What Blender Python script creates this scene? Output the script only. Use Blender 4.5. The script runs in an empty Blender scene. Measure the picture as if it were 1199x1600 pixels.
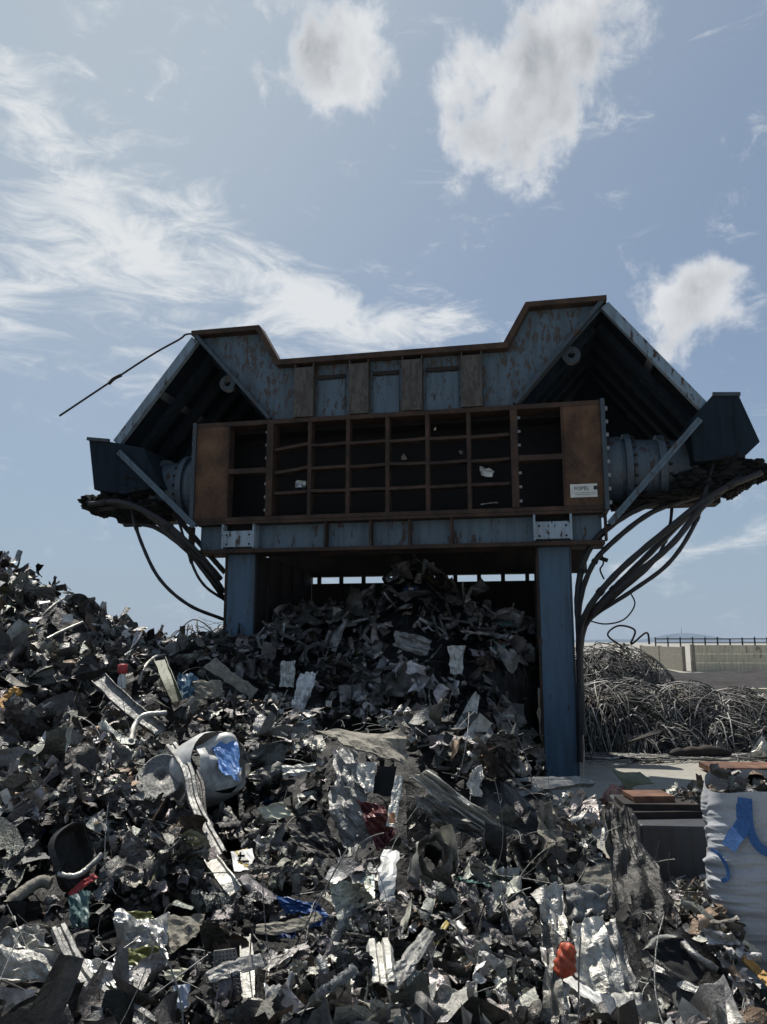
import bpy, math, random
import numpy as np
from mathutils import Vector, Matrix
R_ = math.radians
rng = np.random.default_rng(11)
random.seed(5)
S = bpy.context.scene
col = S.collection

# ------------------------------------------------------------------ camera
PITCH, F, CX, CY, CH = R_(9.6), 1200.0, 599.5, 800.0, 1.8
cam = bpy.data.cameras.new('camera'); camo = bpy.data.objects.new('camera', cam); col.objects.link(camo)
cam.sensor_fit = 'VERTICAL'; cam.sensor_height = 24; cam.lens = 24*F/1600
cam.clip_start = .05; cam.clip_end = 9000
camo.location = (0, 0, CH); camo.rotation_euler = (R_(90)+PITCH, 0, 0)
S.camera = camo
# ------------------------------------------------------------------ view
S.view_settings.view_transform = 'Standard'; S.view_settings.look = 'None'
S.view_settings.exposure = 0.0; S.view_settings.gamma = 1
# ------------------------------------------------------------------ sun + sky
SUN_EL, SUN_AZ = R_(60), R_(-22)          # azimuth measured from +Y towards +X
sl = bpy.data.lights.new('sun', 'SUN'); sl.energy = 5.0; sl.angle = R_(.5); sl.color = (1, .955, .88)
so = bpy.data.objects.new('sun', sl); col.objects.link(so)
sd = Vector((math.sin(SUN_AZ)*math.cos(SUN_EL), math.cos(SUN_AZ)*math.cos(SUN_EL), math.sin(SUN_EL)))
so.rotation_euler = sd.to_track_quat('Z', 'Y').to_euler(); so.location = (0, 0, 30)
W = bpy.data.worlds.new('World'); S.world = W; W.use_nodes = True
nt = W.node_tree; nt.nodes.clear()
def N(t, **k):
    n = nt.nodes.new(t)
    for a, b in k.items(): setattr(n, a, b)
    return n
def setin(s, v):
    if isinstance(v, bpy.types.NodeSocket): nt.links.new(v, s)
    else: s.default_value = v
def M(op, a, b=0.0, c=0.0, clamp=False):
    n = N('ShaderNodeMath', operation=op, use_clamp=clamp)
    setin(n.inputs[0], a); setin(n.inputs[1], b); setin(n.inputs[2], c)
    return n.outputs[0]
def ray(px, py):
    xc, yc = (px-CX)/F, (CY-py)/F
    return np.array([xc, math.cos(PITCH)-yc*math.sin(PITCH), math.sin(PITCH)+yc*math.cos(PITCH)])
def azel(px, py):
    d = ray(px, py); d = d/np.linalg.norm(d)
    return math.atan2(d[0], d[1]), math.asin(d[2])
sky = N('ShaderNodeTexSky', sky_type='NISHITA', sun_disc=False, sun_elevation=SUN_EL, sun_rotation=SUN_AZ,
        altitude=0, air_density=1.0, dust_density=.45, ozone_density=1.0)
tc = N('ShaderNodeTexCoord'); sep = N('ShaderNodeSeparateXYZ'); nt.links.new(tc.outputs['Generated'], sep.inputs[0])
dx, dy, dz = sep.outputs
az = M('ARCTAN2', dx, dy); el = M('ARCSINE', dz)
comb = N('ShaderNodeCombineXYZ'); setin(comb.inputs[0], az); setin(comb.inputs[1], el)
def noise(vec, scale, detail, rough=.55, dist=0.0, rot=None, sc=None, out=0):
    if rot is not None or sc is not None:
        m = N('ShaderNodeMapping', vector_type='POINT'); nt.links.new(vec, m.inputs[0])
        if rot is not None: m.inputs['Rotation'].default_value = (0, 0, rot)
        if sc is not None: m.inputs['Scale'].default_value = sc
        vec = m.outputs[0]
    n = N('ShaderNodeTexNoise'); nt.links.new(vec, n.inputs['Vector'])
    n.inputs['Scale'].default_value = scale; n.inputs['Detail'].default_value = detail
    n.inputs['Roughness'].default_value = rough; n.inputs['Distortion'].default_value = dist
    return n.outputs[out]
def blob(px, py, rx, ry, ang=0.0, amp=1.0):
    a0, e0 = azel(px, py)
    kx = math.cos(e0)
    u = M('MULTIPLY', M('SUBTRACT', az, a0), kx); v = M('SUBTRACT', el, e0)
    c, s = math.cos(R_(ang)), math.sin(R_(ang))
    k = F/math.cos(math.hypot(math.atan((px-CX)/F), math.atan((CY-py)/F)))**1.0
    ru, rv = rx/k, ry/k
    p = M('MULTIPLY', M('ADD', M('MULTIPLY', u, c), M('MULTIPLY', v, s)), 1/ru)
    q = M('MULTIPLY', M('SUBTRACT', M('MULTIPLY', v, c), M('MULTIPLY', u, s)), 1/rv)
    r2 = M('ADD', M('MULTIPLY', p, p), M('MULTIPLY', q, q))
    return M('MULTIPLY', M('POWER', 2.718, M('MULTIPLY', r2, -1.0)), amp)
def addall(L):
    o = L[0]
    for x in L[1:]: o = M('ADD', o, x)
    return o
puff = noise(comb.outputs[0], 10.0, 12, .62, .2)
off_ = N('ShaderNodeVectorMath', operation='ADD'); nt.links.new(comb.outputs[0], off_.inputs[0]); off_.inputs[1].default_value = (-.012, .022, 0)
puffo = noise(off_.outputs[0], 11.0, 7, .52, .15)
relief = M('MULTIPLY_ADD', M('SUBTRACT', puff, puffo), 3.2, .5, clamp=True)
puff2 = noise(comb.outputs[0], 3.2, 3, .5, .0)
cum = addall([blob(790, 130, 150, 110, 0, 1.0), blob(780, 235, 105, 60, -30, .95), blob(900, 60, 130, 90, 0, .75), blob(510, 60, 125, 85, -20, 1.15), blob(650, 110, 32, 110, 0, -.6), blob(640, 250, 60, 60, 0, -.4),
              blob(495, 130, 70, 60, 0, .6), blob(1085, 480, 62, 72, 20, 1.25), blob(1120, 430, 55, 40, 0, .8), blob(1110, 120, 40, 30, 0, .5),
              blob(740, 400, 100, 30, -35, .5), blob(615, 330, 40, 25, 0, .4), blob(1045, 545, 50, 40, 0, .5)])
cd = M('ADD', M('MULTIPLY', cum, .95), M('MULTIPLY', M('SUBTRACT', puff, .5), 3.3))
cmask = N('ShaderNodeMapRange', interpolation_type='SMOOTHSTEP'); setin(cmask.inputs[0], cd); cmask.inputs[1].default_value = .42; cmask.inputs[2].default_value = 1.12
wisp = noise(comb.outputs[0], 11.0, 12, .66, .8, rot=R_(33), sc=(.8, 2.1, 1))
cir = addall([blob(400, 400, 230, 42, -33, .85), blob(650, 505, 150, 40, -6, .8), blob(480, 500, 150, 50, -10, .7), blob(60, 200, 150, 50, -35, .6), blob(170, 330, 190, 60, -35, .62),
              blob(230, 440, 170, 80, -30, .58), blob(60, 400, 130, 100, 0, .45), blob(150, 560, 200, 40, 0, .4), blob(0, 500, 60, 80, 0, .5),
              blob(1130, 850, 170, 28, 10, .6), blob(1150, 770, 120, 30, 10, .5), blob(20, 90, 120, 40, -20, .35), blob(300, 60, 30, 60, 20, .3)])
wd = M('ADD', cir, M('MULTIPLY', M('SUBTRACT', wisp, .5), 4.0))
wmask = N('ShaderNodeMapRange', interpolation_type='SMOOTHSTEP'); setin(wmask.inputs[0], wd); wmask.inputs[1].default_value = .2; wmask.inputs[2].default_value = 1.5
SKYK = .095
skys = N('ShaderNodeMix', data_type='RGBA'); skys.inputs[0].default_value = .5     # thin high veil greys the blue
nt.links.new(sky.outputs[0], skys.inputs[6]); skys.inputs[7].default_value = (2.6, 3.35, 4.5, 1)
gd = N('ShaderNodeVectorMath', operation='DOT_PRODUCT'); nt.links.new(tc.outputs['Generated'], gd.inputs[0]); gd.inputs[1].default_value = tuple(sd)
glow = M('ADD', M('POWER', M('MAXIMUM', gd.outputs['Value'], 0.0), 6.0), blob(120, 330, 420, 420, 0, .42))
hz_ = N('ShaderNodeMapRange', interpolation_type='SMOOTHSTEP'); setin(hz_.inputs[0], el); hz_.inputs[1].default_value = .32; hz_.inputs[2].default_value = -.02
hmix = N('ShaderNodeMix', data_type='RGBA'); setin(hmix.inputs[0], M('MULTIPLY', hz_.outputs[0], .85)); nt.links.new(skys.outputs[2], hmix.inputs[6]); hmix.inputs[7].default_value = (3.3, 4.35, 5.6, 1)
gmix = N('ShaderNodeMix', data_type='RGBA'); setin(gmix.inputs[0], M('MULTIPLY', glow, .72, clamp=True)); nt.links.new(hmix.outputs[2], gmix.inputs[6]); gmix.inputs[7].default_value = (5.6, 6.4, 6.9, 1)
thick = N('ShaderNodeMapRange'); setin(thick.inputs[0], M('ADD', cd, M('MULTIPLY', puff2, .5))); thick.inputs[1].default_value = .95; thick.inputs[2].default_value = 1.9
ccol = N('ShaderNodeMix', data_type='RGBA'); setin(ccol.inputs[0], M('MULTIPLY', M('ADD', M('MULTIPLY', thick.outputs[0], .85), .12), M('SUBTRACT', 1.35, relief), clamp=True))
ccol.inputs[6].default_value = (9.3, 9.4, 9.5, 1); ccol.inputs[7].default_value = (3.0, 3.25, 3.6, 1)
m1 = N('ShaderNodeMix', data_type='RGBA'); setin(m1.inputs[0], M('MULTIPLY', wmask.outputs[0], .85)); nt.links.new(gmix.outputs[2], m1.inputs[6]); m1.inputs[7].default_value = (8.6, 8.8, 8.9, 1)
m2 = N('ShaderNodeMix', data_type='RGBA'); setin(m2.inputs[0], M('MULTIPLY', cmask.outputs[0], .9)); nt.links.new(m1.outputs[2], m2.inputs[6]); nt.links.new(ccol.outputs[2], m2.inputs[7])
bg = N('ShaderNodeBackground'); bg.inputs[1].default_value = SKYK; nt.links.new(m2.outputs[2], bg.inputs[0])
wo = N('ShaderNodeOutputWorld'); nt.links.new(bg.outputs[0], wo.inputs[0])

# ------------------------------------------------------------------ materials
def newmat(name):
    m = bpy.data.materials.new(name); m.use_nodes = True
    return m, m.node_tree, m.node_tree.nodes['Principled BSDF']
def texnoise(t, scale, detail=6, rough=.6, coord='Object', sc=(1, 1, 1), dist=0.0):
    tcn = t.nodes.new('ShaderNodeTexCoord'); mp = t.nodes.new('ShaderNodeMapping'); mp.inputs['Scale'].default_value = sc
    t.links.new(tcn.outputs[coord], mp.inputs[0])
    n = t.nodes.new('ShaderNodeTexNoise'); t.links.new(mp.outputs[0], n.inputs['Vector'])
    n.inputs['Scale'].default_value = scale; n.inputs['Detail'].default_value = detail; n.inputs['Roughness'].default_value = rough; n.inputs['Distortion'].default_value = dist
    return n.outputs['Fac']
def ramp(t, fac, stops, interp='LINEAR'):
    r = t.nodes.new('ShaderNodeValToRGB'); t.links.new(fac, r.inputs[0]); r.color_ramp.interpolation = interp
    e = r.color_ramp.elements
    while len(e) < len(stops): e.new(.5)
    for i, (p, c) in enumerate(stops):
        e[i].position = p; e[i].color = tuple(c)+(1,) if len(c) == 3 else c
    return r.outputs[0]
def mixc(t, fac, a, b, mode='MIX'):
    m = t.nodes.new('ShaderNodeMix'); m.data_type = 'RGBA'; m.blend_type = mode
    for s, v in ((0, fac), (6, a), (7, b)):
        if isinstance(v, bpy.types.NodeSocket): t.links.new(v, m.inputs[s])
        else: m.inputs[s].default_value = v if s == 0 else tuple(v)+(1,)
    return m.outputs[2]
def bump(t, bs, h, strength=.3, dist=.01):
    b = t.nodes.new('ShaderNodeBump'); b.inputs['Strength'].default_value = strength; b.inputs['Distance'].default_value = dist
    t.links.new(h, b.inputs['Height']); t.links.new(b.outputs[0], bs.inputs['Normal'])
def paint(name, colr, rust=.5, rustcol=(.07, .035, .02), dark=(.02, .018, .016), rough=.55, scale=5.0):
    m, t, b = newmat(name)
    n1 = texnoise(t, scale, 9, .7, sc=(1.4, 1.4, .5)); n2 = texnoise(t, scale*.3, 4, .6); n3 = texnoise(t, 2.0, 6, .65, sc=(6, 6, .5))
    base = mixc(t, n2, [c*.72 for c in colr], [min(1, c*1.2) for c in colr])
    streak = ramp(t, n3, [(.46, (0, 0, 0)), (.72, (1, 1, 1))])
    base = mixc(t, 1.0, base, mixc(t, streak, (1, 1, 1), (.55, .5, .46)), 'MULTIPLY')
    a = t.nodes.new('ShaderNodeMath'); a.operation = 'MULTIPLY_ADD'; t.links.new(n2, a.inputs[0]); a.inputs[1].default_value = .35; t.links.new(n1, a.inputs[2])
    th = .86-.22*rust
    rm = ramp(t, a.outputs[0], [(th-.015, (0, 0, 0)), (th+.02, (1, 1, 1))])
    rc = mixc(t, texnoise(t, 24, 4), dark, rustcol)
    t.links.new(mixc(t, rm, base, rc), b.inputs['Base Color'])
    b.inputs['Roughness'].default_value = rough
    bump(t, b, n1, .35, .008)
    return m
def rusty(name, c1, c2, c3, rough=.8):
    m, t, b = newmat(name)
    n1 = texnoise(t, 3.0, 8, .65); n2 = texnoise(t, 30, 5, .6); n3 = texnoise(t, 1.3, 9, .75, sc=(1.3, 1.3, 1), dist=.8)
    a = ramp(t, n1, [(.3, c1), (.5, c2), (.72, c3)])
    a = mixc(t, ramp(t, n3, [(.44, (0, 0, 0)), (.64, (.9, .9, .9))]), a, [c*.5 for c in c1])
    t.links.new(a, b.inputs['Base Color']); b.inputs['Roughness'].default_value = rough; b.inputs['Metallic'].default_value = .15
    bump(t, b, n2, .4, .006)
    return m
def plain(name, c, rough=.6, metal=0.0, var=.3, scale=12, bs=.25, bd=.006):
    m, t, b = newmat(name)
    n = texnoise(t, scale, 7, .62)
    t.links.new(ramp(t, n, [(.3, [x*(1-var) for x in c]), (.7, [min(1, x*(1+var)) for x in c])]), b.inputs['Base Color'])
    b.inputs['Roughness'].default_value = rough; b.inputs['Metallic'].default_value = metal
    if bs: bump(t, b, n, bs, bd)
    return m
MT = {}
MT.update({
 'blue': paint('blue_paint', (.095, .145, .185), .42, scale=9), 'leg': paint('blue_leg_paint', (.055, .115, .18), .2, rough=.45), 'lblue': paint('pale_blue_paint', (.30, .37, .43), .45, scale=10),
 'horn': paint('faded_blue_paint', (.085, .13, .165), .7, (.075, .05, .035), (.045, .035, .03), scale=13), 'ribm': paint('worn_cream_rib_paint', (.085, .078, .062), .85, (.055, .036, .025), (.04, .032, .026), scale=15),
 'dblue': paint('grimy_blue_paint', (.042, .062, .08), .4), 'shade': paint('shaded_underside_paint', (.018, .028, .038), .1, (.012, .012, .012), rough=1.0),  # last one: blue paint darkened to hold the shade of the undersides
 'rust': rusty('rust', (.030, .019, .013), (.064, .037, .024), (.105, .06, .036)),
 'rustp': rusty('rust_panel', (.06, .032, .02), (.12, .06, .03), (.17, .10, .055)),
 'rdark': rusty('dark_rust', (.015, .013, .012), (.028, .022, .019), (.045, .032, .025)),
 'rbright': rusty('orange_rust', (.09, .045, .028), (.18, .085, .05), (.26, .14, .085)),
 'black': plain('flat_black', (.008, .008, .009), .9), 'rubber': plain('black_rubber_hose', (.012, .012, .013), .55),  # flat black paints in the dark of hollows and holes; also the mast
 'grease': plain('greasy_debris', (.006, .006, .006), .9, scale=30, bs=.8, bd=.03),
 'white': plain('white_label', (.6, .6, .56), .5, var=.12), 'ink': plain('black_ink', (.015, .015, .02), .5), 'bolt': plain('bolt_steel', (.25, .25, .25), .4, .7),
 'bluep': plain('blue_plastic', (.035, .09, .24), .42, scale=5), 'sblue': plain('blue_strap_webbing', (.055, .14, .33), .9, scale=60),
 'bpatch': plain('bright_blue_label', (.08, .2, .46), .45, scale=7), 'dwhite': plain('dirty_white_enamel', (.56, .55, .51), .45, scale=6, var=.35),
 'orange': plain('red_orange_paint', (.42, .07, .025), .5, scale=14, var=.5), 'wood': plain('yellow_wood', (.42, .24, .07), .7, scale=6), 'yellow': plain('yellow_print', (.38, .28, .05), .5),
 'cream': plain('cream_paint', (.5, .48, .36), .55, var=.25, scale=5), 'red': plain('red_plastic', (.45, .05, .05), .5), 'teal': plain('teal_paint', (.09, .15, .145), .5),
 'pink': plain('dirty_pink_paint', (.35, .2, .16), .7, scale=9), 'olive': plain('olive_paint', (.09, .10, .05), .6),
})
def scrapmat(name, rough=.42, metal=.75, attr=True, colr=None, stain=.6, bscale=9, bstr=.5):
    m, t, b = newmat(name)
    if attr:
        at = t.nodes.new('ShaderNodeAttribute'); at.attribute_name = 'tone'; c = at.outputs['Color']
    else:
        rgb = t.nodes.new('ShaderNodeRGB'); rgb.outputs[0].default_value = tuple(colr)+(1,); c = rgb.outputs[0]
    n1 = texnoise(t, bscale, 8, .7, dist=.4); n2 = texnoise(t, 42, 5, .65); n4 = texnoise(t, 26, 3, .6, dist=1.2); n0 = texnoise(t, 2.7, 4, .6)
    c = mixc(t, 1.0, c, ramp(t, n1, [(.36, (1-stain, 1-stain, 1-stain)), (.52, (.8, .79, .77)), (.72, (1.0, .99, .96))]), 'MULTIPLY')
    c = mixc(t, ramp(t, n2, [(.58, (0, 0, 0)), (.68, (.7, .7, .7))]), c, (.03, .026, .022))
    t.links.new(c, b.inputs['Base Color'])
    t.links.new(ramp(t, n1, [(.35, (rough+.25,)*3), (.7, (rough-.08,)*3)]), b.inputs['Roughness'])
    mm = t.nodes.new('ShaderNodeMath'); mm.operation = 'MULTIPLY'; t.links.new(ramp(t, n0, [(.4, (.5, .5, .5)), (.6, (1, 1, 1))]), mm.inputs[0]); mm.inputs[1].default_value = metal
    t.links.new(mm.outputs[0], b.inputs['Metallic'])
    hh = t.nodes.new('ShaderNodeMath'); hh.operation = 'MULTIPLY_ADD'; t.links.new(n4, hh.inputs[0]); hh.inputs[1].default_value = .5; t.links.new(n1, hh.inputs[2])
    bump(t, b, hh.outputs[0], bstr, .03)
    return m
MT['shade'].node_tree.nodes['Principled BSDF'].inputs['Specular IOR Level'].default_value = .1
MT['scrap'] = scrapmat('scrap_metal', .36, .9, bscale=11, bstr=.6, stain=.5)
MT['alu'] = scrapmat('bright_aluminium', .26, .95, False, (.8, .8, .78), .45)
MT['grey'] = scrapmat('dull_grey_sheet', .38, .8, False, (.3, .3, .29), .6)
MT['lgrey'] = scrapmat('pale_grey_sheet', .36, .7, False, (.66, .65, .60), .6)
MT['tan'] = scrapmat('dusty_tan_sheet', .6, .1, False, (.30, .275, .22), .55)
MT['dsheet'] = scrapmat('dark_sheet', .36, .6, False, (.06, .058, .055), .5)
MT['wire'] = scrapmat('wire_metal', .5, .4)

# ------------------------------------------------------------------ mesh helpers
def link(o, parent=None):
    col.objects.link(o)
    if parent is not None: o.parent = parent
    return o
def tag(o, label=None, cat=None, group=None, kind=None):
    if label: o['label'] = label
    if cat: o['category'] = cat
    if group: o['group'] = group
    if kind: o['kind'] = kind
    return o
def empty(name, loc=(0, 0, 0), rz=0):
    o = bpy.data.objects.new(name, None); o.location = loc; o.rotation_euler = (0, 0, rz); o.empty_display_size = .2
    return link(o)
class MB:
    def __init__(s): s.v = []; s.f = []; s.sm = []
    def add(s, v, f, smooth=False):
        k = len(s.v); s.v += [tuple(map(float, p)) for p in v]; s.f += [tuple(i+k for i in g) for g in f]; s.sm += [smooth]*len(f); return s
    def box(s, x0, x1, y0, y1, z0, z1):
        v = [(x, y, z) for x in (x0, x1) for y in (y0, y1) for z in (z0, z1)]
        return s.add(v, [(0, 1, 3, 2), (4, 6, 7, 5), (0, 4, 5, 1), (2, 3, 7, 6), (0, 2, 6, 4), (1, 5, 7, 3)])
    def prism(s, poly, y0, y1):               # poly in (x,z), extruded along y
        n = len(poly); v = [(p[0], y0, p[1]) for p in poly]+[(p[0], y1, p[1]) for p in poly]
        f = [tuple(range(n)), tuple(range(2*n-1, n-1, -1))]+[(i, i+n, (i+1) % n+n, (i+1) % n) for i in range(n)]
        return s.add(v, f)
    def bar(s, a, b, w, h, up=(0, 1, 0)):     # rectangular bar a->b ; w across, h along 'up'
        a, b = Vector(a), Vector(b); d = (b-a).normalized(); u = Vector(up); u = (u-d*u.dot(d)).normalized(); c = d.cross(u)
        v = []
        for p in (a, b):
            for i, j in ((-1, -1), (1, -1), (1, 1), (-1, 1)): v.append(p+c*(w/2*i)+u*(h/2*j))
        return s.add(v, [(0, 3, 2, 1), (4, 5, 6, 7), (0, 1, 5, 4), (1, 2, 6, 5), (2, 3, 7, 6), (3, 0, 4, 7)])
    def tube(s, pts, r, n=8, cap=True):
        pts = [Vector(p) for p in pts]; rr = r if hasattr(r, '__len__') else [r]*len(pts)
        v = []; up = Vector((.13, .2, .97)); m = len(pts)
        for i, p in enumerate(pts):
            d = (pts[min(i+1, m-1)]-pts[max(i-1, 0)])
            d = d.normalized() if d.length > 1e-9 else Vector((1, 0, 0))
            u = up-d*up.dot(d)
            if u.length < .05: u = Vector((1, 0, 0))-d*d.x
            u.normalize(); up = u; c = d.cross(u)
            for k in range(n):
                a = 2*math.pi*k/n; v.append(p+(u*math.cos(a)+c*math.sin(a))*rr[i])
        f = [(i*n+k, i*n+(k+1) % n, (i+1)*n+(k+1) % n, (i+1)*n+k) for i in range(m-1) for k in range(n)]
        s.add(v, f, True)
        if cap: s.add(v[:n], [tuple(range(n-1, -1, -1))]); s.add(v[-n:], [tuple(range(n))])
        return s
    def ring(s, c, ro, ri, y0, y1, n=28):     # annulus with axis y
        v = []
        for (r, y) in ((ro, y0), (ri, y0), (ri, y1), (ro, y1)):
            for k in range(n): a = 2*math.pi*k/n; v.append((c[0]+r*math.cos(a), y, c[2]+r*math.sin(a)))
        f = [(q*n+k, q*n+(k+1) % n, ((q+1) % 4)*n+(k+1) % n, ((q+1) % 4)*n+k) for q in range(4) for k in range(n)]
        return s.add(v, f)
    def lathe_x(s, prof, y, z, n=40):         # prof of (x, r), axis along x
        v = []
        for (x, r) in prof:
            for k in range(n): a = 2*math.pi*k/n; v.append((x, y+r*math.cos(a), z+r*math.sin(a)))
        f = [(i*n+k, i*n+(k+1) % n, (i+1)*n+(k+1) % n, (i+1)*n+k) for i in range(len(prof)-1) for k in range(n)]
        return s.add(v, f)
    def build(s, name, mat, parent=None, bev=0.0, solid=0.0, label=None):
        me = bpy.data.meshes.new(name); me.from_pydata(s.v, [], s.f)
        me.polygons.foreach_set('use_smooth', s.sm); me.materials.append(mat); me.update()
        o = link(bpy.data.objects.new(name, me), parent)
        if solid: md = o.modifiers.new('thick', 'SOLIDIFY'); md.thickness = solid; md.offset = 0
        if bev: md = o.modifiers.new('bevel', 'BEVEL'); md.width = bev; md.segments = 2; md.limit_method = 'ANGLE'; md.harden_normals = False
        if label: o['label'] = label
        return o
def smooth_path(P, n=8):
    P = [np.array(p, float) for p in P]; P = [2*P[0]-P[1]]+P+[2*P[-1]-P[-2]]; out = []
    for i in range(1, len(P)-2):
        a, b, c, d = P[i-1:i+3]
        for t in np.linspace(0, 1, n, endpoint=False):
            out.append(.5*((2*b)+(-a+c)*t+(2*a-5*b+4*c-d)*t*t+(-a+3*b-3*c+d)*t**3))
    out.append(P[-2]); return out
# value noise on a lattice
_G = rng.random((256, 256))
def vnoise(x, y):
    x = np.asarray(x, float); y = np.asarray(y, float)
    xi = np.floor(x).astype(int); yi = np.floor(y).astype(int); fx = x-xi; fy = y-yi
    fx = fx*fx*(3-2*fx); fy = fy*fy*(3-2*fy); g = lambda a, b: _G[a % 256, b % 256]
    return (g(xi, yi)*(1-fx)+g(xi+1, yi)*fx)*(1-fy)+(g(xi, yi+1)*(1-fx)+g(xi+1, yi+1)*fx)*fy-.5
def fbm(x, y, o=4):
    s = 0; a = 1.0
    for i in range(o): s = s+a*vnoise(x*2**i+17.3*i, y*2**i+5.1*i); a *= .5
    return s

# ------------------------------------------------------------------ THE SETTING
def grid_mesh(name, X, Y, Z, mat, parent=None, smooth=True):
    ny, nx = X.shape; v = np.stack([X, Y, Z], -1).reshape(-1, 3)
    i = np.arange((ny-1)*(nx-1)); r = i//(nx-1); c = i % (nx-1); a = r*nx+c
    f = np.stack([a, a+1, a+nx+1, a+nx], 1)
    return np_mesh(name, v, f, mat, parent, smooth)
def np_mesh(name, v, f, mat, parent=None, smooth=True, tone=None, mats=None):
    me = bpy.data.meshes.new(name); nv, nf, k = len(v), len(f), f.shape[1]
    me.vertices.add(nv); me.vertices.foreach_set('co', np.asarray(v, np.float32).ravel())
    me.loops.add(nf*k); me.loops.foreach_set('vertex_index', f.astype(np.int32).ravel())
    me.polygons.add(nf); me.polygons.foreach_set('loop_start', np.arange(nf, dtype=np.int32)*k)
    me.polygons.foreach_set('use_smooth', np.full(nf, smooth) if np.isscalar(smooth) else smooth)
    me.materials.append(mat)
    me.update(calc_edges=True); me.validate()
    if tone is not None:
        at = me.attributes.new('tone', 'FLOAT_COLOR', 'POINT')
        at.data.foreach_set('color', np.concatenate([tone, np.ones((nv, 1))], 1).astype(np.float32).ravel())
    return link(bpy.data.objects.new(name, me), parent)
# concrete yard
m, t, b = newmat('yard_concrete')
n1 = texnoise(t, .5, 8, .65); n2 = texnoise(t, 6, 9, .7); n3 = texnoise(t, 1.4, 8, .6, sc=(.25, 2.2, 1))
c = ramp(t, n1, [(.3, (.27, .255, .22)), (.6, (.36, .345, .30)), (.8, (.40, .385, .34))])
c = mixc(t, ramp(t, n2, [(.52, (0, 0, 0)), (.72, (.65, .65, .65))]), c, (.12, .11, .10))
c = mixc(t, ramp(t, n3, [(.55, (0, 0, 0)), (.7, (.5, .5, .5))]), c, (.17, .155, .135))
t.links.new(c, b.inputs['Base Color']); b.inputs['Roughness'].default_value = .9; bump(t, b, n2, .5, .02)
xs = np.concatenate([-np.geomspace(4000, 22, 20), np.linspace(-20, 20, 60), np.geomspace(22, 4000, 20)]); ys = np.concatenate([-np.geomspace(60, 6, 8), np.linspace(-5, 40, 70), np.geomspace(42, 6000, 26)])
X, Y = np.meshgrid(xs, ys); tag(grid_mesh('ground', X, Y, X*0, m), 'worn beige concrete yard floor around the machine', kind='structure')
# far soil, hills
soil = plain('dark_soil', (.03, .026, .024), .95, scale=1.5, var=.5, bs=.8, bd=.1)
xs = np.arange(5, 46, .3); ys = np.arange(19, 44, .3); X, Y = np.meshgrid(xs, ys)
edge = np.clip((X-(.235*Y+.5))/1.5, 0, 1)*np.clip((Y-19)/2, 0, 1)*np.clip((44-Y)/3, 0, 1)
Z = edge*(.25+.5*np.maximum(fbm(X*.35, Y*.35, 5)+.15, 0)+.12*fbm(X*2, Y*2, 3))-.03
tag(grid_mesh('soil', X, Y, Z, soil), 'low dark brown soil heaps in front of the concrete wall', kind='structure')
hill = plain('hill', (.07, .11, .15), 1, scale=.01, bs=0)  # blue haze of the distance is put into the hill colour
xs = np.linspace(-1800, 3600, 400); ys = np.linspace(2600, 3400, 14); X, Y = np.meshgrid(xs, ys)
prof = np.sin(np.linspace(0, math.pi, 14))[:, None]
Z = prof*(9+10*np.maximum(0, fbm(X/170, Y/900+3, 5)+.25)+26*np.exp(-((X-1150)/80)**2))-2
tag(grid_mesh('hills', X, Y, Z, hill), 'low blue grey hills on the horizon', kind='structure')
mb = MB(); mb.tube([(1150, 3000, 20), (1150, 3000, 58)], [1.6, .6], 6)
tag(mb.build('radio_mast', MT['black']), 'tiny thin mast on top of the far hill', 'mast')

# precast boundary wall
mcw = paint('wall_concrete', (.62, .56, .41), .25, (.4, .35, .26), (.16, .14, .11), .95, 1.2)
def wall(name, A, B, z0, z1, npan, label, mat):
    root = empty(name, ((A[0]+B[0])/2, (A[1]+B[1])/2, 0)); tag(root, label, 'wall')
    A = Vector((A[0], A[1], 0))-root.location; B = Vector((B[0], B[1], 0))-root.location
    for i in range(npan):
        a = A.lerp(B, (i+.012)/npan); c_ = A.lerp(B, (i+.988)/npan)
        for j in range(3):
            h0 = z0+(z1-z0)*j/3; h1 = z0+(z1-z0)*(j+1)/3-.015
            q = MB(); q.bar(a+Vector((0, 0, (h0+h1)/2)), c_+Vector((0, 0, (h0+h1)/2)), .1, h1-h0, (0, 0, 1)); q.build('wall_panel', mat, root)
    q = MB()
    for i in range(npan+1):
        p = A.lerp(B, i/npan); q2 = MB(); q2.box(p.x-.1, p.x+.1, p.y-.12, p.y+.12, 0, z1+.03); q2.build('post', MT['tan'], root)
    return root
wall('concrete_wall', (19.0, 48), (40, 47), 0, 1.62, 3, 'long cream precast concrete wall along the far edge of the yard', mcw)
wall('concrete_wall', (18.6, 48.5), (20.5, 62), 0, 1.5, 2, 'short darker concrete wall running away from the corner of the cream wall', MT['tan'])
fr = empty('railing', (35, 66, 0)); tag(fr, 'dark iron railing with many posts beyond the cream wall', 'railing')
q = MB(); q.bar((-12, 0, 2.05), (30, 0, 2.05), .08, .09, (0, 0, 1)); q.bar((-12, 0, 1.72), (30, 0, 1.72), .08, .07, (0, 0, 1)); q.build('rail', MT['rdark'], fr)
for i in range(40):
    q = MB(); x = -12+i*1.05; q.box(x-.04, x+.04, -.2, -.07, 0, 2.1+.12*random.random()); q.build('post', MT['rdark'], fr)

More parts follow.
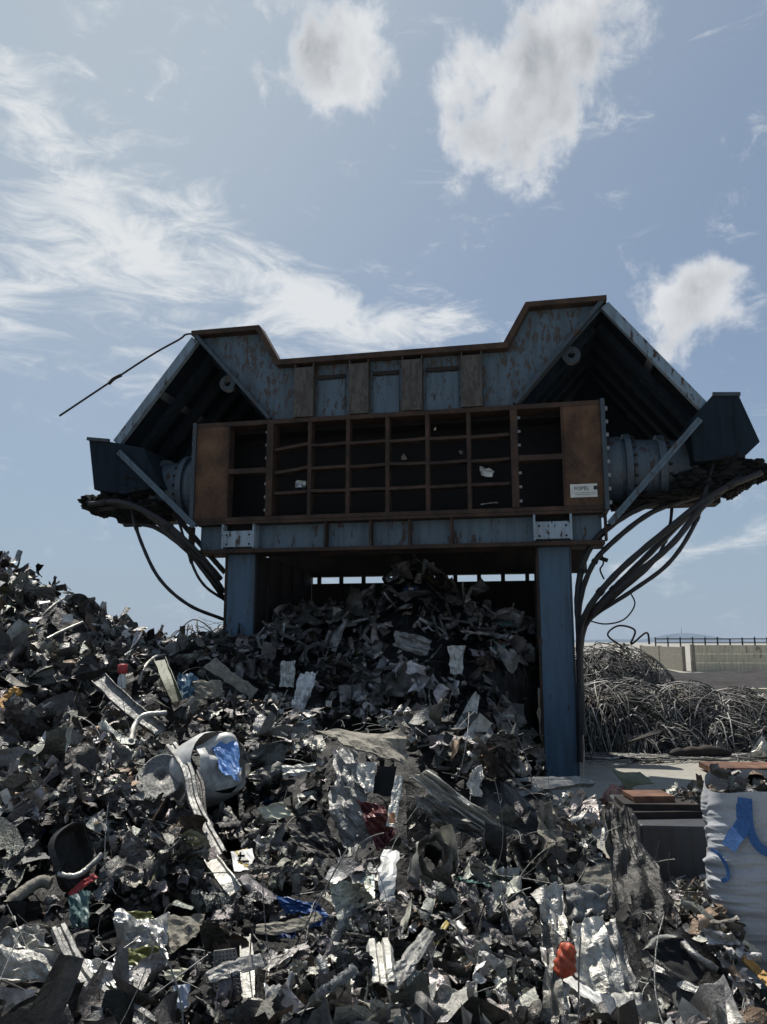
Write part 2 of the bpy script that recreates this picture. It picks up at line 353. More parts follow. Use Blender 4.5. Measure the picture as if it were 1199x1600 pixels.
# ------------------------------------------------------------------ THE HEAP'S SHAPE
A_ = R_(11.6); UD = np.array([math.cos(A_), -math.sin(A_)]); VD = np.array([math.sin(A_), math.cos(A_)]); OR = np.array([2.34, 10.5])
def smax(a, b, k=.25):
    h = np.clip(.5+.5*(a-b)/k, 0, 1); return b*(1-h)+a*h+k*h*(1-h)
def sstep(x, a, b): t_ = np.clip((x-a)/(b-a), 0, 1); return t_*t_*(3-2*t_)
def Hf(x, y, detail=True):
    x = np.asarray(x, float); y = np.asarray(y, float)
    left = .40+(.18+.10*sstep(-x, 3.2, 6.2))*np.clip(y-3.4, 0, 20)*(1-.55*sstep(x, -3.2, .2))                   # rising to the back left
    ridge = np.interp(x, [-12, -6.6, -5.6, -4.6, -4.0, -3.4, -2.6], [3.4, 3.0, 2.55, 2.2, 1.85, 1.7, 1.5])
    left = np.where(x < -2.6, np.minimum(left, ridge), left)
    left = left*(1-sstep(y, 13.5, 16))
    dx_ = x-.42; cone = 2.42-.55*np.hypot(dx_*np.where(dx_ < 0, .30, .26), y-12.2)-.35*sstep(-dx_, 1.9, 2.6)
    cone = cone+.58*np.exp(-(dx_/.5)**2-((y-11.9)/.9)**2)
    h = smax(left, cone, .35)
    xr = 2.05+.12*np.sin(y*1.7)+.15*vnoise(y*1.3, 4)+.018*(y-4)                       # right foot of the pile
    ins = sstep(y, 10.45, 11.0); xr = xr-.42*sstep(y, 6.8, 8.0)*(1-sstep(y, 8.6, 9.6)); fall = 1-sstep(x, xr-.75+ins*.75, xr+.15+ins*.15)
    h = h*fall
    mid = .48*np.exp(-((x-.2)/.85)**2-((y-6.3)/1.1)**2)+.02*np.exp(-((x-1.35)/.55)**2-((y-6.6)/1.4)**2)-.16*np.exp(-((x-1.35)/.5)**2-((y-5.8)/.8)**2)
    h = h+mid*fall
    if detail: h = h+fall*(.34*fbm(x*.9+3, y*.9, 4)*np.clip(h+.2, 0, 1)+.10*fbm(x*3.2, y*3.2, 3))
    return np.where(y < 2.0, h*.6, h)-.04
def hit(px, py, maxt=16.0):
    d = ray(px, py); t_ = np.linspace(1.6, maxt, 1500); P = d[None]*t_[:, None]; P[:, 2] += CH
    below = np.nonzero(P[:, 2] < np.maximum(Hf(P[:, 0], P[:, 1]), 0))[0]
    i = below[0] if len(below) else len(t_)-1
    return P[i], t_[i]
def proj(P):
    P = np.asarray(P, float); x, y, z = P[..., 0], P[..., 1], P[..., 2]-CH
    f = y*math.cos(PITCH)+z*math.sin(PITCH); u = -y*math.sin(PITCH)+z*math.cos(PITCH)
    return CX+F*x/f, CY-F*u/f, f

# ------------------------------------------------------------------ THE MACHINE
MO = OR-2.3*UD
mach = empty('scrap_press', (MO[0], MO[1], 0), -A_)
tag(mach, 'huge rusty blue scrap press with flared hopper standing over the pile on two blue legs', 'scrap press')
def L(px, py, v):                                   # photo pixel -> point of the machine at depth v behind its face
    d = ray(px, py); o2 = OR; tt = (v+o2@VD)/(d[:2]@VD); P = tt*d
    return ((P[:2]-MO)@UD, v, P[2]+CH)
for sx in (-1, 1):                                  # legs: H sections
    x0 = 2.3*sx
    q = MB(); q.box(x0-.21, x0+.21, .10, .13, -.1, 3.10); q.box(x0-.21, x0+.21, .47, .50, -.1, 3.10); q.box(x0-.012, x0+.012, .132, .468, -.1, 3.10)
    lg = q.build('leg', MT['leg'], mach, bev=.004)
    q = MB(); q.box(x0-.235*1-.012, x0-.212, .09, .50, -.1, 3.09); q.build('flange', MT['rust'], lg)
    q = MB(); q.box(x0+.212, x0+.232, .09, .50, -.1, 3.09); q.build('flange', MT['dblue'], lg)
    q = MB(); q.box(x0-.2, x0+.2, 2.9, 3.2, -.1, 3.1); q.build('rear_leg', MT['dblue'], mach, bev=.01)
    q = MB(); q.box(sx*2.07-.015, sx*2.07+.015, .15, 2.95, 0, 3.1)
    for v in (.6, 1.2, 1.8, 2.4): q.box(sx*2.07-.05, sx*2.07+.05, v-.03, v+.03, 0, 3.08)
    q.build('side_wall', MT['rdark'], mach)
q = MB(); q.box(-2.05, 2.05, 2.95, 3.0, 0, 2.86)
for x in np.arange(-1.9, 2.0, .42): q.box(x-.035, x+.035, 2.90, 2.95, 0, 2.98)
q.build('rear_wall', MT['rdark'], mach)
q = MB(); q.box(-2.9, 2.9, 2.93, 3.1, 2.985, 3.5); q.build('rear_beam', MT['rdark'], mach)
# cross beam
q = MB(); q.box(-2.96, 2.96, .09, .13, 3.16, 3.53); cb = q.build('cross_beam', MT['blue'], mach, bev=.004)
q = MB(); q.box(-2.98, 2.98, -.10, .5, 3.10, 3.158); q.box(-2.98, 2.98, -.10, .5, 3.532, 3.575); q.build('flange', MT['rust'], cb, bev=.006)
for px in (510, 580, 641, 706, 300, 947):
    x = L(px, 830, .0)[0]; q = MB(); q.box(x-.016, x+.016, -.07, .088, 3.16, 3.53); q.build('stiffener', MT['rust'], cb)
for sx, pa, pb in ((-1, 347, 398), (1, 834, 895)):
    xa, xb = L(pa, 840, -.09)[0], L(pb, 840, -.09)[0]
    q = MB(); q.box(xa, xb, -.105, -.09, 3.19, 3.43); q.box(xa, xa+.03, -.11, .088, 3.17, 3.53); q.box(xb-.03, xb, -.11, .088, 3.17, 3.53)
    bp = q.build('bracket', MT['lblue'], cb, bev=.003)
    q = MB()
    for hx, hz in ((xa+.08, 3.37), (xb-.08, 3.37), (xa+.08, 3.23), (xb-.08, 3.23)): q.box(hx-.014, hx+.014, -.108, -.104, hz-.014, hz+.014)
    q.build('bolt_hole', MT['black'], bp)
    q = MB(); q.box(xa+.03, xb-.03, .06, .08, 3.44, 3.53); q.build('slot', MT['black'], bp)
# grid panel
PZ0, PZ1 = 3.578, 5.12
gp = MB(); gp.box(-3.05, 3.05, .62, .66, PZ0, PZ1); gp.box(-2.99, 2.99, .21, .60, PZ1-.12, PZ1-.075); gp.box(-2.99, 2.99, .21, .60, PZ0+.065, PZ0+.08); gp = gp.build('press_housing', MT['black'], mach)  # inner faces coloured black for the darkness inside the cells
q = MB(); q.box(-3.05, 3.05, -.10, .62, PZ1-.07, PZ1); q.box(-3.05, 3.05, -.10, .62, PZ0, PZ0+.06)
q.box(-1.86, -1.76, -.12, .2, PZ0+.06, PZ1-.07); q.box(1.76, 1.86, -.12, .2, PZ0+.06, PZ1-.07); q.box(-2.49, -2.46, -.11, .1, PZ0+.06, PZ1-.07); q.box(2.46, 2.49, -.11, .1, PZ0+.06, PZ1-.07)
q.build('frame', MT['rust'], gp, bev=.005)
for sx in (-1, 1):
    a, b2 = sorted((sx*2.49, sx*3.0))
    q = MB(); q.box(a, b2, -.095, -.06, PZ0+.06, PZ1-.07); q.build('cover_plate', MT['rustp'], gp, bev=.004)
    a, b2 = sorted((sx*3.0, sx*3.06)); q = MB(); q.box(a, b2, -.13, .62, PZ0-.01, PZ1+.01); ef = q.build('end_flange', MT['dblue'], gp, bev=.004)
    for k in range(8):
        q = MB(); z = PZ0+.1+k*.19; q.box(min(sx*3.06, sx*3.1), max(sx*3.06, sx*3.1), -.05, 0, z-.025, z+.025); q.build('bolt', MT['bolt'], ef)
    for zz in ((PZ0+PZ1)/2-.01,):
        a, b2 = sorted((sx*1.86, sx*2.46)); q = MB(); q.box(a, b2, -.11, .1, zz-.04, zz+.04); q.build('cell_divider', MT['rust'], gp, bev=.004)
    for k in range(7):
        z = PZ0+.16+k*.2
        q = MB(); q.box(min(sx*1.86, sx*1.9), max(sx*1.86, sx*1.9), -.06, -.03, z-.018, z+.018); q.build('bolt', MT['bolt'], gp)
gx = [L(p, 730, -.1)[0] for p in (483, 543, 605, 668, 733)]
cols = [-1.76]+gx+[1.76]
for x in gx: q = MB(); q.box(x-.028, x+.028, -.09, .10, PZ0+.06, PZ1-.07); q.build('cell_divider', MT['rust'], gp, bev=.004)
for r in range(1, 4):
    z = PZ0+.06+(PZ1-PZ0-.13)*r/4
    for i in range(6):
        a, b2 = cols[i], cols[i+1]; dz = (.05 if i == 0 and r > 1 else .012*random.uniform(-1, 1)); m1_ = (a+b2)/2+random.uniform(-.1, .1)
        q = MB()
        pts = [(a+.021, -.085, z-dz), (m1_, -.085, z-dz*.2-.012*random.random()), (b2-.021, -.085, z+dz*.4)]
        for p, s_ in zip(pts, pts[1:]): q.bar((p[0], .0, p[2]), (s_[0]+.001, .0, s_[2]), .042, .17, (0, 1, 0))
        q.build('cell_divider', MT['rust'], gp)
# plate with maker's writing
a = L(891, 757, -.11); b2 = L(934, 776, -.11)
npl = MB().box(a[0], b2[0], -.112, -.097, b2[2], a[2]).build('nameplate', MT['white'], gp)
def text(s, size, mat, parent, loc, rot, name='lettering', ext=.001, sx=1.0):
    c = bpy.data.curves.new(name, 'FONT'); c.body = s; c.size = size; c.extrude = ext; c.align_x = 'LEFT'
    o = bpy.data.objects.new(name, c); col.objects.link(o); bpy.context.view_layer.update()
    me = bpy.data.meshes.new_from_object(o); bpy.data.objects.remove(o); me.materials.clear(); me.materials.append(mat)
    o = link(bpy.data.objects.new(name, me), parent); o.location = loc; o.rotation_euler = rot; o.scale = (sx, 1, 1); return o
text('FOPEL', .075, MT['ink'], npl, (a[0]+.05, -.114, a[2]-.085), (R_(90), 0, 0), sx=.95)
MB().box(a[0]+.31, a[0]+.365, -.1145, -.1125, a[2]-.085, a[2]-.03).build('emblem', MT['ink'], npl)
for k in range(2): MB().box(a[0]+.06, a[0]+.34, -.1145, -.1125, a[2]-.125-k*.025, a[2]-.119-k*.025).build('small_print', MT['grey'], npl)
# hopper walls
top = [(-3.15, 6.60), (-2.05, 6.60), (-1.73, 6.02), (1.73, 6.02), (2.05, 6.60), (3.15, 6.60)]
def hopper_wall(v0, v1, nm, mats):
    h = MB(); h.prism(top+[(3.15, 6.56), (1.81, 5.125), (-1.81, 5.125), (-3.15, 6.56)], v0, v1); h = h.build(nm, mats, mach); return h
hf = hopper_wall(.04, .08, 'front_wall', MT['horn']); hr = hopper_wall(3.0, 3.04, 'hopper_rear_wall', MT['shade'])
for hh, v0, v1 in ((hf, -.13, .14), (hr, 2.94, 3.15)):
    q = MB(); tp = [(-3.16, 6.645), (-2.03, 6.645), (-1.70, 6.06), (1.70, 6.06), (2.03, 6.645), (3.16, 6.645)]
    tb = [(-3.16, 6.565), (-2.08, 6.565), (-1.75, 5.97), (1.75, 5.97), (2.08, 6.565), (3.16, 6.565)]
    q.prism(tp+tb[::-1], v0, v1); q.build('top_rail', MT['rust'], hh, bev=.008)
    for sx in (-1, 1):
        q = MB(); q.bar((sx*3.10, (v0+v1)/2, 6.58), (sx*1.83, (v0+v1)/2, 5.14), .055, v1-v0-.02); q.build('edge_bar', MT['dblue'] if v0 < 0 else MT['shade'], hh, bev=.004)
for i, px in enumerate((477, 562, 645, 738)):
    x = L(px, 600, -.05)[0]; w = .15
    q = MB(); q.box(x-w, x+w, -.125, -.11, 5.125, 5.90); q.box(x-w, x-w+.016, -.11, .04, 5.125, 5.965); q.box(x+w-.016, x+w, -.11, .04, 5.125, 5.965)
    q.build('rib', MT['ribm'], hf, bev=.004)
for pa, pb in ((495, 543), (580, 627), (663, 720)):
    xa, xb = L(pa, 600, .03)[0]+.03, L(pb, 600, .03)[0]-.03
    q = MB(); q.box(xa, xb, .025, .038, 5.13, 5.72); q.build('patch_plate', MT['blue'], hf, bev=.003)
    q = MB(); q.box(xa, xb, .0, .038, 5.74, 5.8); q.build('stiffener', MT['rdark'], hf, bev=.003)
CYZ = 4.22
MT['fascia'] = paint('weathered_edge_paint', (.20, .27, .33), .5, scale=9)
MT['cyl'] = paint('grimy_cylinder_paint', (.075, .105, .13), .35)
for sx in (-1, 1):
    # inner sloping hopper side with ribs
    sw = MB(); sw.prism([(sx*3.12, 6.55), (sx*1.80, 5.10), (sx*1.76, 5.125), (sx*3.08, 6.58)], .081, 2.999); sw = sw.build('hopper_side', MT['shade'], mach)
    for v in (.4, .9, 1.5, 2.2):
        q = MB(); q.bar((sx*3.0, v, 6.36), (sx*1.92, v, 5.16), .10, .08); q.build('rib', MT['shade'], sw)
    c_ = L(357 if sx < 0 else 893, 600 if sx < 0 else 556, .2); q = MB(); q.ring((c_[0], 0, c_[2]), .13, .05, .16, .24); q.bar((c_[0]-sx*.05, .2, c_[2]+.05), (c_[0]-sx*.3, .2, c_[2]+.25), .2, .06)
    q.build('lifting_eye', MT['dblue'], sw)
    q = MB(); q.box(sx*3.145-.07, sx*3.145+.07, .05, 3.0, 6.53, 6.585); q.build('ridge_cap', MT['shade'], sw)
    # outer wing
    o1, o2 = (sx*3.17, 6.60), (sx*4.46, 4.93); nx, nz = sx*.79*.04, .61*.04
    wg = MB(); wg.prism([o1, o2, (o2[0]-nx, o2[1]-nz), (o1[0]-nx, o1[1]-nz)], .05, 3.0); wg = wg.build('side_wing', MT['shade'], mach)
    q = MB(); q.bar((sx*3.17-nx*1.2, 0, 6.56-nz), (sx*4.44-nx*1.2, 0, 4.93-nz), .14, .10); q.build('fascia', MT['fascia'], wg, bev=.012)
    for v in (.55, 1.15, 1.75, 2.35):
        q = MB(); q.bar((sx*3.17-nx*3, v, 6.44), (sx*4.38-nx*3, v, 4.88), .10, .22); q.build('rib', MT['shade'], wg)
    q = MB(); q.prism([(sx*3.14, 6.56), (sx*4.40, 4.92), (sx*3.6, 4.75), (sx*2.6, 5.92)], 2.94, 2.99); q.build('end_gable', MT['shade'], wg)
    for f in (.5,):
        q = MB(); x = sx*(3.17+1.29*f); z = 6.6-1.67*f; q.bar((x-nx*2.4, .07, z-nz*2.4), (x-nx*2.4, 2.98, z-nz*2.4), .12, .05, (sx*.79, 0, .61)); q.build('purlin', MT['dblue'], wg)
    # end box
    if sx < 0: poly = [L(172, 690, -.1), L(139, 687, -.1), L(147, 765, -.1), L(192, 772, -.1), L(250, 760, -.1), L(225, 700, -.1)]
    else: poly = [L(1113, 618, -.1), L(1155, 618, -.1), L(1188, 690, -.1), L(1163, 714, -.1), L(1085, 722, -.1), L(1075, 660, -.1)]
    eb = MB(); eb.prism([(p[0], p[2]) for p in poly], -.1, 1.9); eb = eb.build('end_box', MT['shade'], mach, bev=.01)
    q = MB(); a_, b_ = poly[0], poly[1]; q.bar((a_[0], -.12, a_[2]+.01), (b_[0]+sx*.01, -.12, b_[2]+.01), .05, .05); q.build('edge_bar', MT['dblue'], eb)
    # hydraulic cylinder with stepped flanges
    pr = [(3.06, .0), (3.06, .50), (3.28, .50), (3.285, .46), (3.33, .46), (3.335, .53), (3.42, .53), (3.425, .45), (3.78, .43), (3.785, .49), (3.88, .49), (3.885, .42), (4.2, .41), (4.205, .45), (4.27, .45), (4.275, .38), (4.75, .36), (4.8, .3), (4.8, 0)]
    cy = MB(); cy.lathe_x([(sx*x, r*1.06) for x, r in pr], .62, CYZ); cy = cy.build('hydraulic_cylinder', MT['cyl'], mach)
    cy['label'] = 'grimy blue hydraulic cylinder with stepped flanges under the hopper wing'
    for xx, rr in ((3.44, .49), (3.90, .455)):
        for k in range(22):
            a0 = 2*math.pi*k/22; y_, z_ = .62+rr*1.06*math.cos(a0), CYZ+rr*1.06*math.sin(a0); q = MB(); q.bar((sx*xx, y_, z_), (sx*(xx+.045), y_, z_), .035, .035); q.build('bolt', MT['rdark'], cy)
    del q
    q = MB(); q.box(min(sx*3.5, sx*4.6), max(sx*3.5, sx*4.6), .45, .8, 3.7, 3.8); q.box(min(sx*4.5, sx*4.85), max(sx*4.5, sx*4.85), .3, 1.0, 3.95, 4.6); q.build('cylinder_mount', MT['rdark'], mach, bev=.02)
    # brace
    q = MB(); A0, B0 = (L(186, 706, -.15), L(304, 822, -.15)) if sx < 0 else (L(1094, 655, -.15), L(953, 818, -.15))
    q.bar(A0, B0, .085, .05); q.bar((A0[0], -.115, A0[2]), (B0[0], -.115, B0[2]), .02, .12); q.build('brace', MT['blue'], mach, bev=.004)
# floor/back mass between hopper and legs, behind the grid
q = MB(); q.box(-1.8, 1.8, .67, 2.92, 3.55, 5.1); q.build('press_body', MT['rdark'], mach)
# hoses
def hose(pts, r, n=9):
    sp = smooth_path([L(*p) for p in pts], 9); q = MB(); q.tube(sp, [r*(1+.05*math.sin(i*1.9)) for i in range(len(sp))], 8); h = q.build('hose', MT['rubber'], mach)
    for f in ((.12, .55) if r > .03 else (.3,)):
        i = int(f*len(sp)); q = MB(); q.tube([sp[i], sp[i+1]], r*1.28, 8); q.build('hose_clamp', MT['rdark'], h)
    return h
HR = [([(1190, 738, -.1), (1120, 770, -.25), (1040, 830, -.35), (960, 900, -.3), (915, 960, -.2), (906, 1010, -.05), (907, 1190, .05)], .042),
      ([(1170, 735, .0), (1100, 790, -.3), (1050, 850, -.4), (985, 905, -.35), (930, 955, -.2), (908, 1000, -.0), (911, 1150, .02)], .04),
      ([(1150, 730, .1), (1080, 800, -.1), (1010, 870, -.2), (950, 930, -.15), (915, 975, -.02), (904, 1040, .0)], .04),
      ([(1125, 690, .2), (1105, 760, -.1), (1085, 820, -.3), (1045, 880, -.4), (985, 925, -.3), (925, 965, -.1), (908, 1000, .05)], .028),
      ([(1100, 770, .3), (1010, 790, .1), (950, 825, .05), (915, 870, .1), (903, 930, .1), (905, 990, .12), (907, 1100, .12)], .045),
      ([(1090, 775, .3), (1020, 800, .05), (960, 845, .0), (925, 885, .02), (906, 945, .1), (904, 1020, .12)], .036),
      ([(1052, 770, .35), (1045, 830, .1), (1020, 880, -.1), (970, 925, -.1), (920, 970, .02)], .022)]
HL = [([(140, 788, -.1), (190, 785, -.25), (250, 812, -.3), (300, 855, -.25), (345, 905, .2)], .045),
      ([(150, 795, .0), (215, 795, -.15), (280, 845, -.2), (320, 882, -.1), (350, 925, .25)], .04),
      ([(195, 820, .1), (240, 823, .0), (290, 858, -.1), (325, 900, .0), (350, 935, .3)], .036),
      ([(200, 745, .2), (207, 800, -.1), (222, 850, -.3), (250, 905, -.35), (295, 945, -.2), (350, 968, .3)], .026),
      ([(280, 815, .1), (300, 880, -.1), (320, 915, .0), (352, 938, .3)], .022),
      ([(260, 790, .3), (300, 835, .2), (330, 870, .25), (352, 895, .35)], .04)]
for p, r in HR+HL: hose(p, r)
q = MB(); q.tube(smooth_path([L(940, 862, .1), L(943, 880, .1), L(938, 890, .1), L(944, 905, .1)], 6), .012, 6); q.tube([L(938, 872, .1), L(950, 876, .1)], .03, 6); q.build('hanging_hook', MT['rdark'], mach)
q = MB(); q.tube(smooth_path([L(985, 925, .0), L(992, 945, .0), L(975, 968, .0), L(945, 975, .0), L(915, 968, .1)], 8), .011, 6); q.build('thin_cable', MT['rubber'], mach)
q = MB(); q.tube(smooth_path([L(304, 521, -.04), L(290, 523, -.04), L(281, 530, -.05), L(240, 553, -.1), L(180, 592, -.2), L(93, 650, -.5)], 10), .016, 6); q.tube(smooth_path([L(190, 586, -.2), L(178, 592, -.2), L(170, 600, -.2)], 3), .028, 6); wr = q.build('loose_wire', MT['rdark'], mach)
wr['label'] = 'thin frayed wire sticking out from the left hopper corner'
# greasy lumps of fittings below the cylinders
def lump(mbd, c, r, sd, amp=.35, n=16):
    g = np.random.default_rng(sd); u = np.linspace(0, 2*math.pi, n*2, endpoint=False); w = np.linspace(0, math.pi, n)
    U, Wv = np.meshgrid(u, w); D = np.stack([np.cos(U)*np.sin(Wv), np.sin(U)*np.sin(Wv), np.cos(Wv)], -1)
    h = 1+0*U
    for k in range(14):
        a = g.normal(size=3)*(1.5+k*.6); h += amp*.28*np.abs(np.sin(D@a+g.random()*6))-.04*amp*2
    P = D*(h/h.mean())[..., None]*np.array(r)+np.array(c); nn = n*2
    f = [(i*nn+k, i*nn+(k+1) % nn, (i+1)*nn+(k+1) % nn, (i+1)*nn+k) for i in range(n-1) for k in range(nn)]
    mbd.add(P.reshape(-1, 3), f)
def greasy(spots):
    q = MB()
    for i, (px, py, rr, ry) in enumerate(spots):
        c_ = L(px, py, .25); lump(q, c_, (rr/112, .35, ry/112), int(px*7+py), .9, 20)
    q.build('greasy_fittings', MT['grease'], mach)
greasy([(175, 785, 34, 16), (215, 800, 26, 20), (160, 795, 22, 12), (245, 795, 34, 14), (225, 762, 40, 22), (150, 788, 18, 14), (232, 808, 20, 12), (200, 806, 16, 12)])
greasy([(1140, 742, 42, 18), (1172, 735, 24, 16), (1105, 765, 32, 12), (1090, 752, 40, 16), (1186, 742, 12, 12), (1020, 780, 40, 9), (1130, 722, 32, 16), (1142, 768, 14, 9), (975, 790, 18, 8), (1160, 752, 16, 12), (1060, 776, 20, 9)])

# ------------------------------------------------------------------ SCRAP GENERATORS (numpy)
def bendP(P, o, e1, e2, ang, w):
    e3 = np.cross(e1, e2); D = P-o; s = D@e1; h = D@e3; c2 = D@e2
    Rr = w/ang; th = np.clip(s, 0, w)/Rr; ex = np.maximum(s-w, 0)
    ns = np.where(s < 0, s, (Rr-h)*np.sin(th)+ex*np.cos(th)); nh = np.where(s < 0, h, Rr-(Rr-h)*np.cos(th)+ex*np.sin(th))
    return o+ns[:, None]*e1+c2[:, None]*e2+nh[:, None]*e3
def rbend(g, P, size, k, amax=1.6, wmin=.02, wmax=.5, inplane=True):
    for _ in range(k):
        a = g.uniform(0, 2*math.pi); e1 = np.array([math.cos(a), math.sin(a), .0]); e2 = np.array([-math.sin(a), math.cos(a), 0])
        if not inplane: e2 = e2+np.array([0, 0, g.normal()*.4]); e2 -= e1*(e1@e2); e2 /= np.linalg.norm(e2)
        c = P.mean(0); o = c+e1*g.uniform(-.35, .25)*size
        P = bendP(P, o, e1, e2, g.choice([-1, 1])*g.uniform(.3, amax), size*g.uniform(wmin, wmax))
    return P
def grid_uv(nx, ny):
    U, Vv = np.meshgrid(np.linspace(-.5, .5, nx), np.linspace(-.5, .5, ny)); i = np.arange((ny-1)*(nx-1)); r = i//(nx-1); c = i % (nx-1); a = r*nx+c
    return U, Vv, np.stack([a, a+1, a+nx+1, a+nx], 1)
def creases(g, u, v, k, amp):
    h = 0*u
    for i in range(k):
        a = g.uniform(0, 6.28); f = g.uniform(1.0, 4.5); ph = g.uniform(0, 2)
        h = h+amp/(f**.8)*np.abs(((u*math.cos(a)+v*math.sin(a))*f+ph) % 2-1)
    return h
def g_sheet(g, nx=9, ny=7):
    U, Vv, f = grid_uv(nx, ny); asp = g.uniform(.25, .9)
    wx = fbm(U*2.2+g.uniform(0, 99), Vv*2.2+g.uniform(0, 99), 3); wy = fbm(U*2.2+g.uniform(0, 99), Vv*2.2, 3)
    P = np.stack([U*(1+.25*wy*np.abs(Vv)*2)+.05*wx, (Vv*(1+.4*wx*np.abs(U)*2)+.06*wy)*asp, creases(g, U, Vv, 6, .09*g.uniform(.2, 1.7))], -1).reshape(-1, 3)
    P = rbend(g, P, 1.0, g.integers(2, 6), 2.1, .03, .45); return P, f
def g_strip(g, nx=16, ny=3):
    U, Vv, f = grid_uv(nx, ny); wd = g.uniform(.06, .2)
    P = np.stack([U, Vv*wd*(1+.5*fbm(U*3+g.uniform(0, 99), U*0, 3)), .25*wd*np.cos(Vv*6)*g.uniform(-1, 1.5)+creases(g, U, Vv, 3, .02)], -1).reshape(-1, 3)
    tw = g.normal()*1.2*P[:, 0]; y, z = P[:, 1].copy(), P[:, 2].copy(); P[:, 1] = y*np.cos(tw)-z*np.sin(tw); P[:, 2] = y*np.sin(tw)+z*np.cos(tw)
    P = rbend(g, P, 1.0, g.integers(1, 4), 1.5, .05, .7, False); return P, f
def g_lump(g, nx=14, ny=10):
    U, Vv, f = grid_uv(nx, ny)
    P = np.stack([U, Vv*.9, creases(g, U, Vv, 7, .2)], -1).reshape(-1, 3)
    P = rbend(g, P, .9, g.integers(6, 9), 2.4, .03, .3, False); P -= P.mean(0); r = np.abs(P).max(); return P/r*.45, f
def g_panel(g, nx=16, ny=6):
    U, Vv, f = grid_uv(nx, ny); wd = g.uniform(.16, .42); sdr = g.uniform(0, 99)
    roll = g.uniform(-1, 1)*1.6; vv = Vv*wd; R0 = wd/max(abs(roll), .3)/1.0; th = vv/R0
    P = np.stack([U+.02*fbm(Vv*4+sdr, U*0, 2), R0*np.sin(th)*(1+.35*fbm(U*2.5+sdr, U*0, 3))+.03*fbm(U*4+sdr, Vv*2, 2), np.sign(roll)*R0*(1-np.cos(th))+creases(g, U, Vv, 4, .035*g.uniform(.2, 1.6))+.05*fbm(U*3+sdr, Vv*3, 3)*wd*2], -1).reshape(-1, 3)
    tw = g.normal()*1.0*P[:, 0]; y, z = P[:, 1].copy(), P[:, 2].copy(); P[:, 1] = y*np.cos(tw)-z*np.sin(tw); P[:, 2] = y*np.sin(tw)+z*np.cos(tw)
    P = rbend(g, P, 1.0, g.integers(1, 4), 1.5, .08, .5, False); return P, f
def g_bar(g, nx=12, prof=None):
    k = g.integers(0, 4); w = g.uniform(.04, .09)
    if k == 0: pr = [(-w, w), (-w, 0), (w, 0), (w, w)]
    elif k == 1: pr = [(-w, 0), (0, 0), (0, w*1.6)]
    elif k == 2: pr = [(w*math.cos(a), w*math.sin(a)*g.uniform(.35, .9)) for a in np.linspace(0, 2*math.pi, 8)]
    else: pr = [(-w, 0), (-w*.5, w*.6), (0, 0), (w*.5, w*.6), (w, 0)]
    m_ = len(pr); x = np.linspace(-.5, .5, nx)
    P = np.array([[a, p[0], p[1]] for a in x for p in pr]); P[:, 1] += .012*g.normal(size=len(P)); P[:, 2] += .012*g.normal(size=len(P))
    i = np.arange((nx-1)*(m_-1)); r = i//(m_-1); c = i % (m_-1); a = r*m_+c; f = np.stack([a, a+1, a+m_+1, a+m_], 1)
    P = rbend(g, P, 1.0, g.integers(0, 3), 1.1, .08, .8, False); return P, f
def g_dish(g, n=16, m_=5):
    ph = np.linspace(0, g.choice([3.3, 4.6, 6.283]), n); r = np.linspace(.12, .5, m_); PH, Rr = np.meshgrid(ph, r)
    P = np.stack([Rr*np.cos(PH), Rr*np.sin(PH), .25*g.uniform(-1, 1)*(Rr*2)**2+.02*np.sin(PH*5)], -1).reshape(-1, 3)
    i = np.arange((m_-1)*(n-1)); rr = i//(n-1); c = i % (n-1); a = rr*n+c; f = np.stack([a, a+1, a+n+1, a+n], 1)
    P = rbend(g, P, 1.0, g.integers(1, 3), 1.2, .1, .5); return P, f
def g_can(g, n=14, m_=6):
    ph = np.linspace(0, 2*math.pi, n); x = np.linspace(-.4, .4, m_); PH, Xx = np.meshgrid(ph, x); sq = g.uniform(.25, .9)
    rr = .24*(1+.2*np.abs(fbm(PH*1.2+g.uniform(0, 50), Xx*4, 3))*2); P = np.stack([Xx, rr*np.cos(PH), rr*np.sin(PH)*sq], -1).reshape(-1, 3)
    i = np.arange((m_-1)*(n-1)); r2 = i//(n-1); c = i % (n-1); a = r2*n+c; f = np.stack([a, a+1, a+n+1, a+n], 1)
    P = rbend(g, P, 1.0, g.integers(0, 3), .8, .1, .4, False); return P, f
KIND = {'sheet': (g_sheet, .17), 'panel': (g_panel, .26), 'strip': (g_strip, .19), 'lump': (g_lump, .17), 'bar': (g_bar, .12), 'dish': (g_dish, .04), 'can': (g_can, .06)}
def rand_rot(g, n, nrm, tilt):
    # align z with the slope normal, tilt randomly, then spin
    Q = np.empty((n, 3, 3))
    zz = nrm+tilt[:, None]*g.normal(size=(n, 3)); zz /= np.linalg.norm(zz, axis=1)[:, None]
    rx = g.normal(size=(n, 3)); rx -= zz*np.sum(rx*zz, 1)[:, None]; rx /= np.linalg.norm(rx, axis=1)[:, None]; ry = np.cross(zz, rx)
    Q[:, :, 0] = rx; Q[:, :, 1] = ry; Q[:, :, 2] = zz; return Q
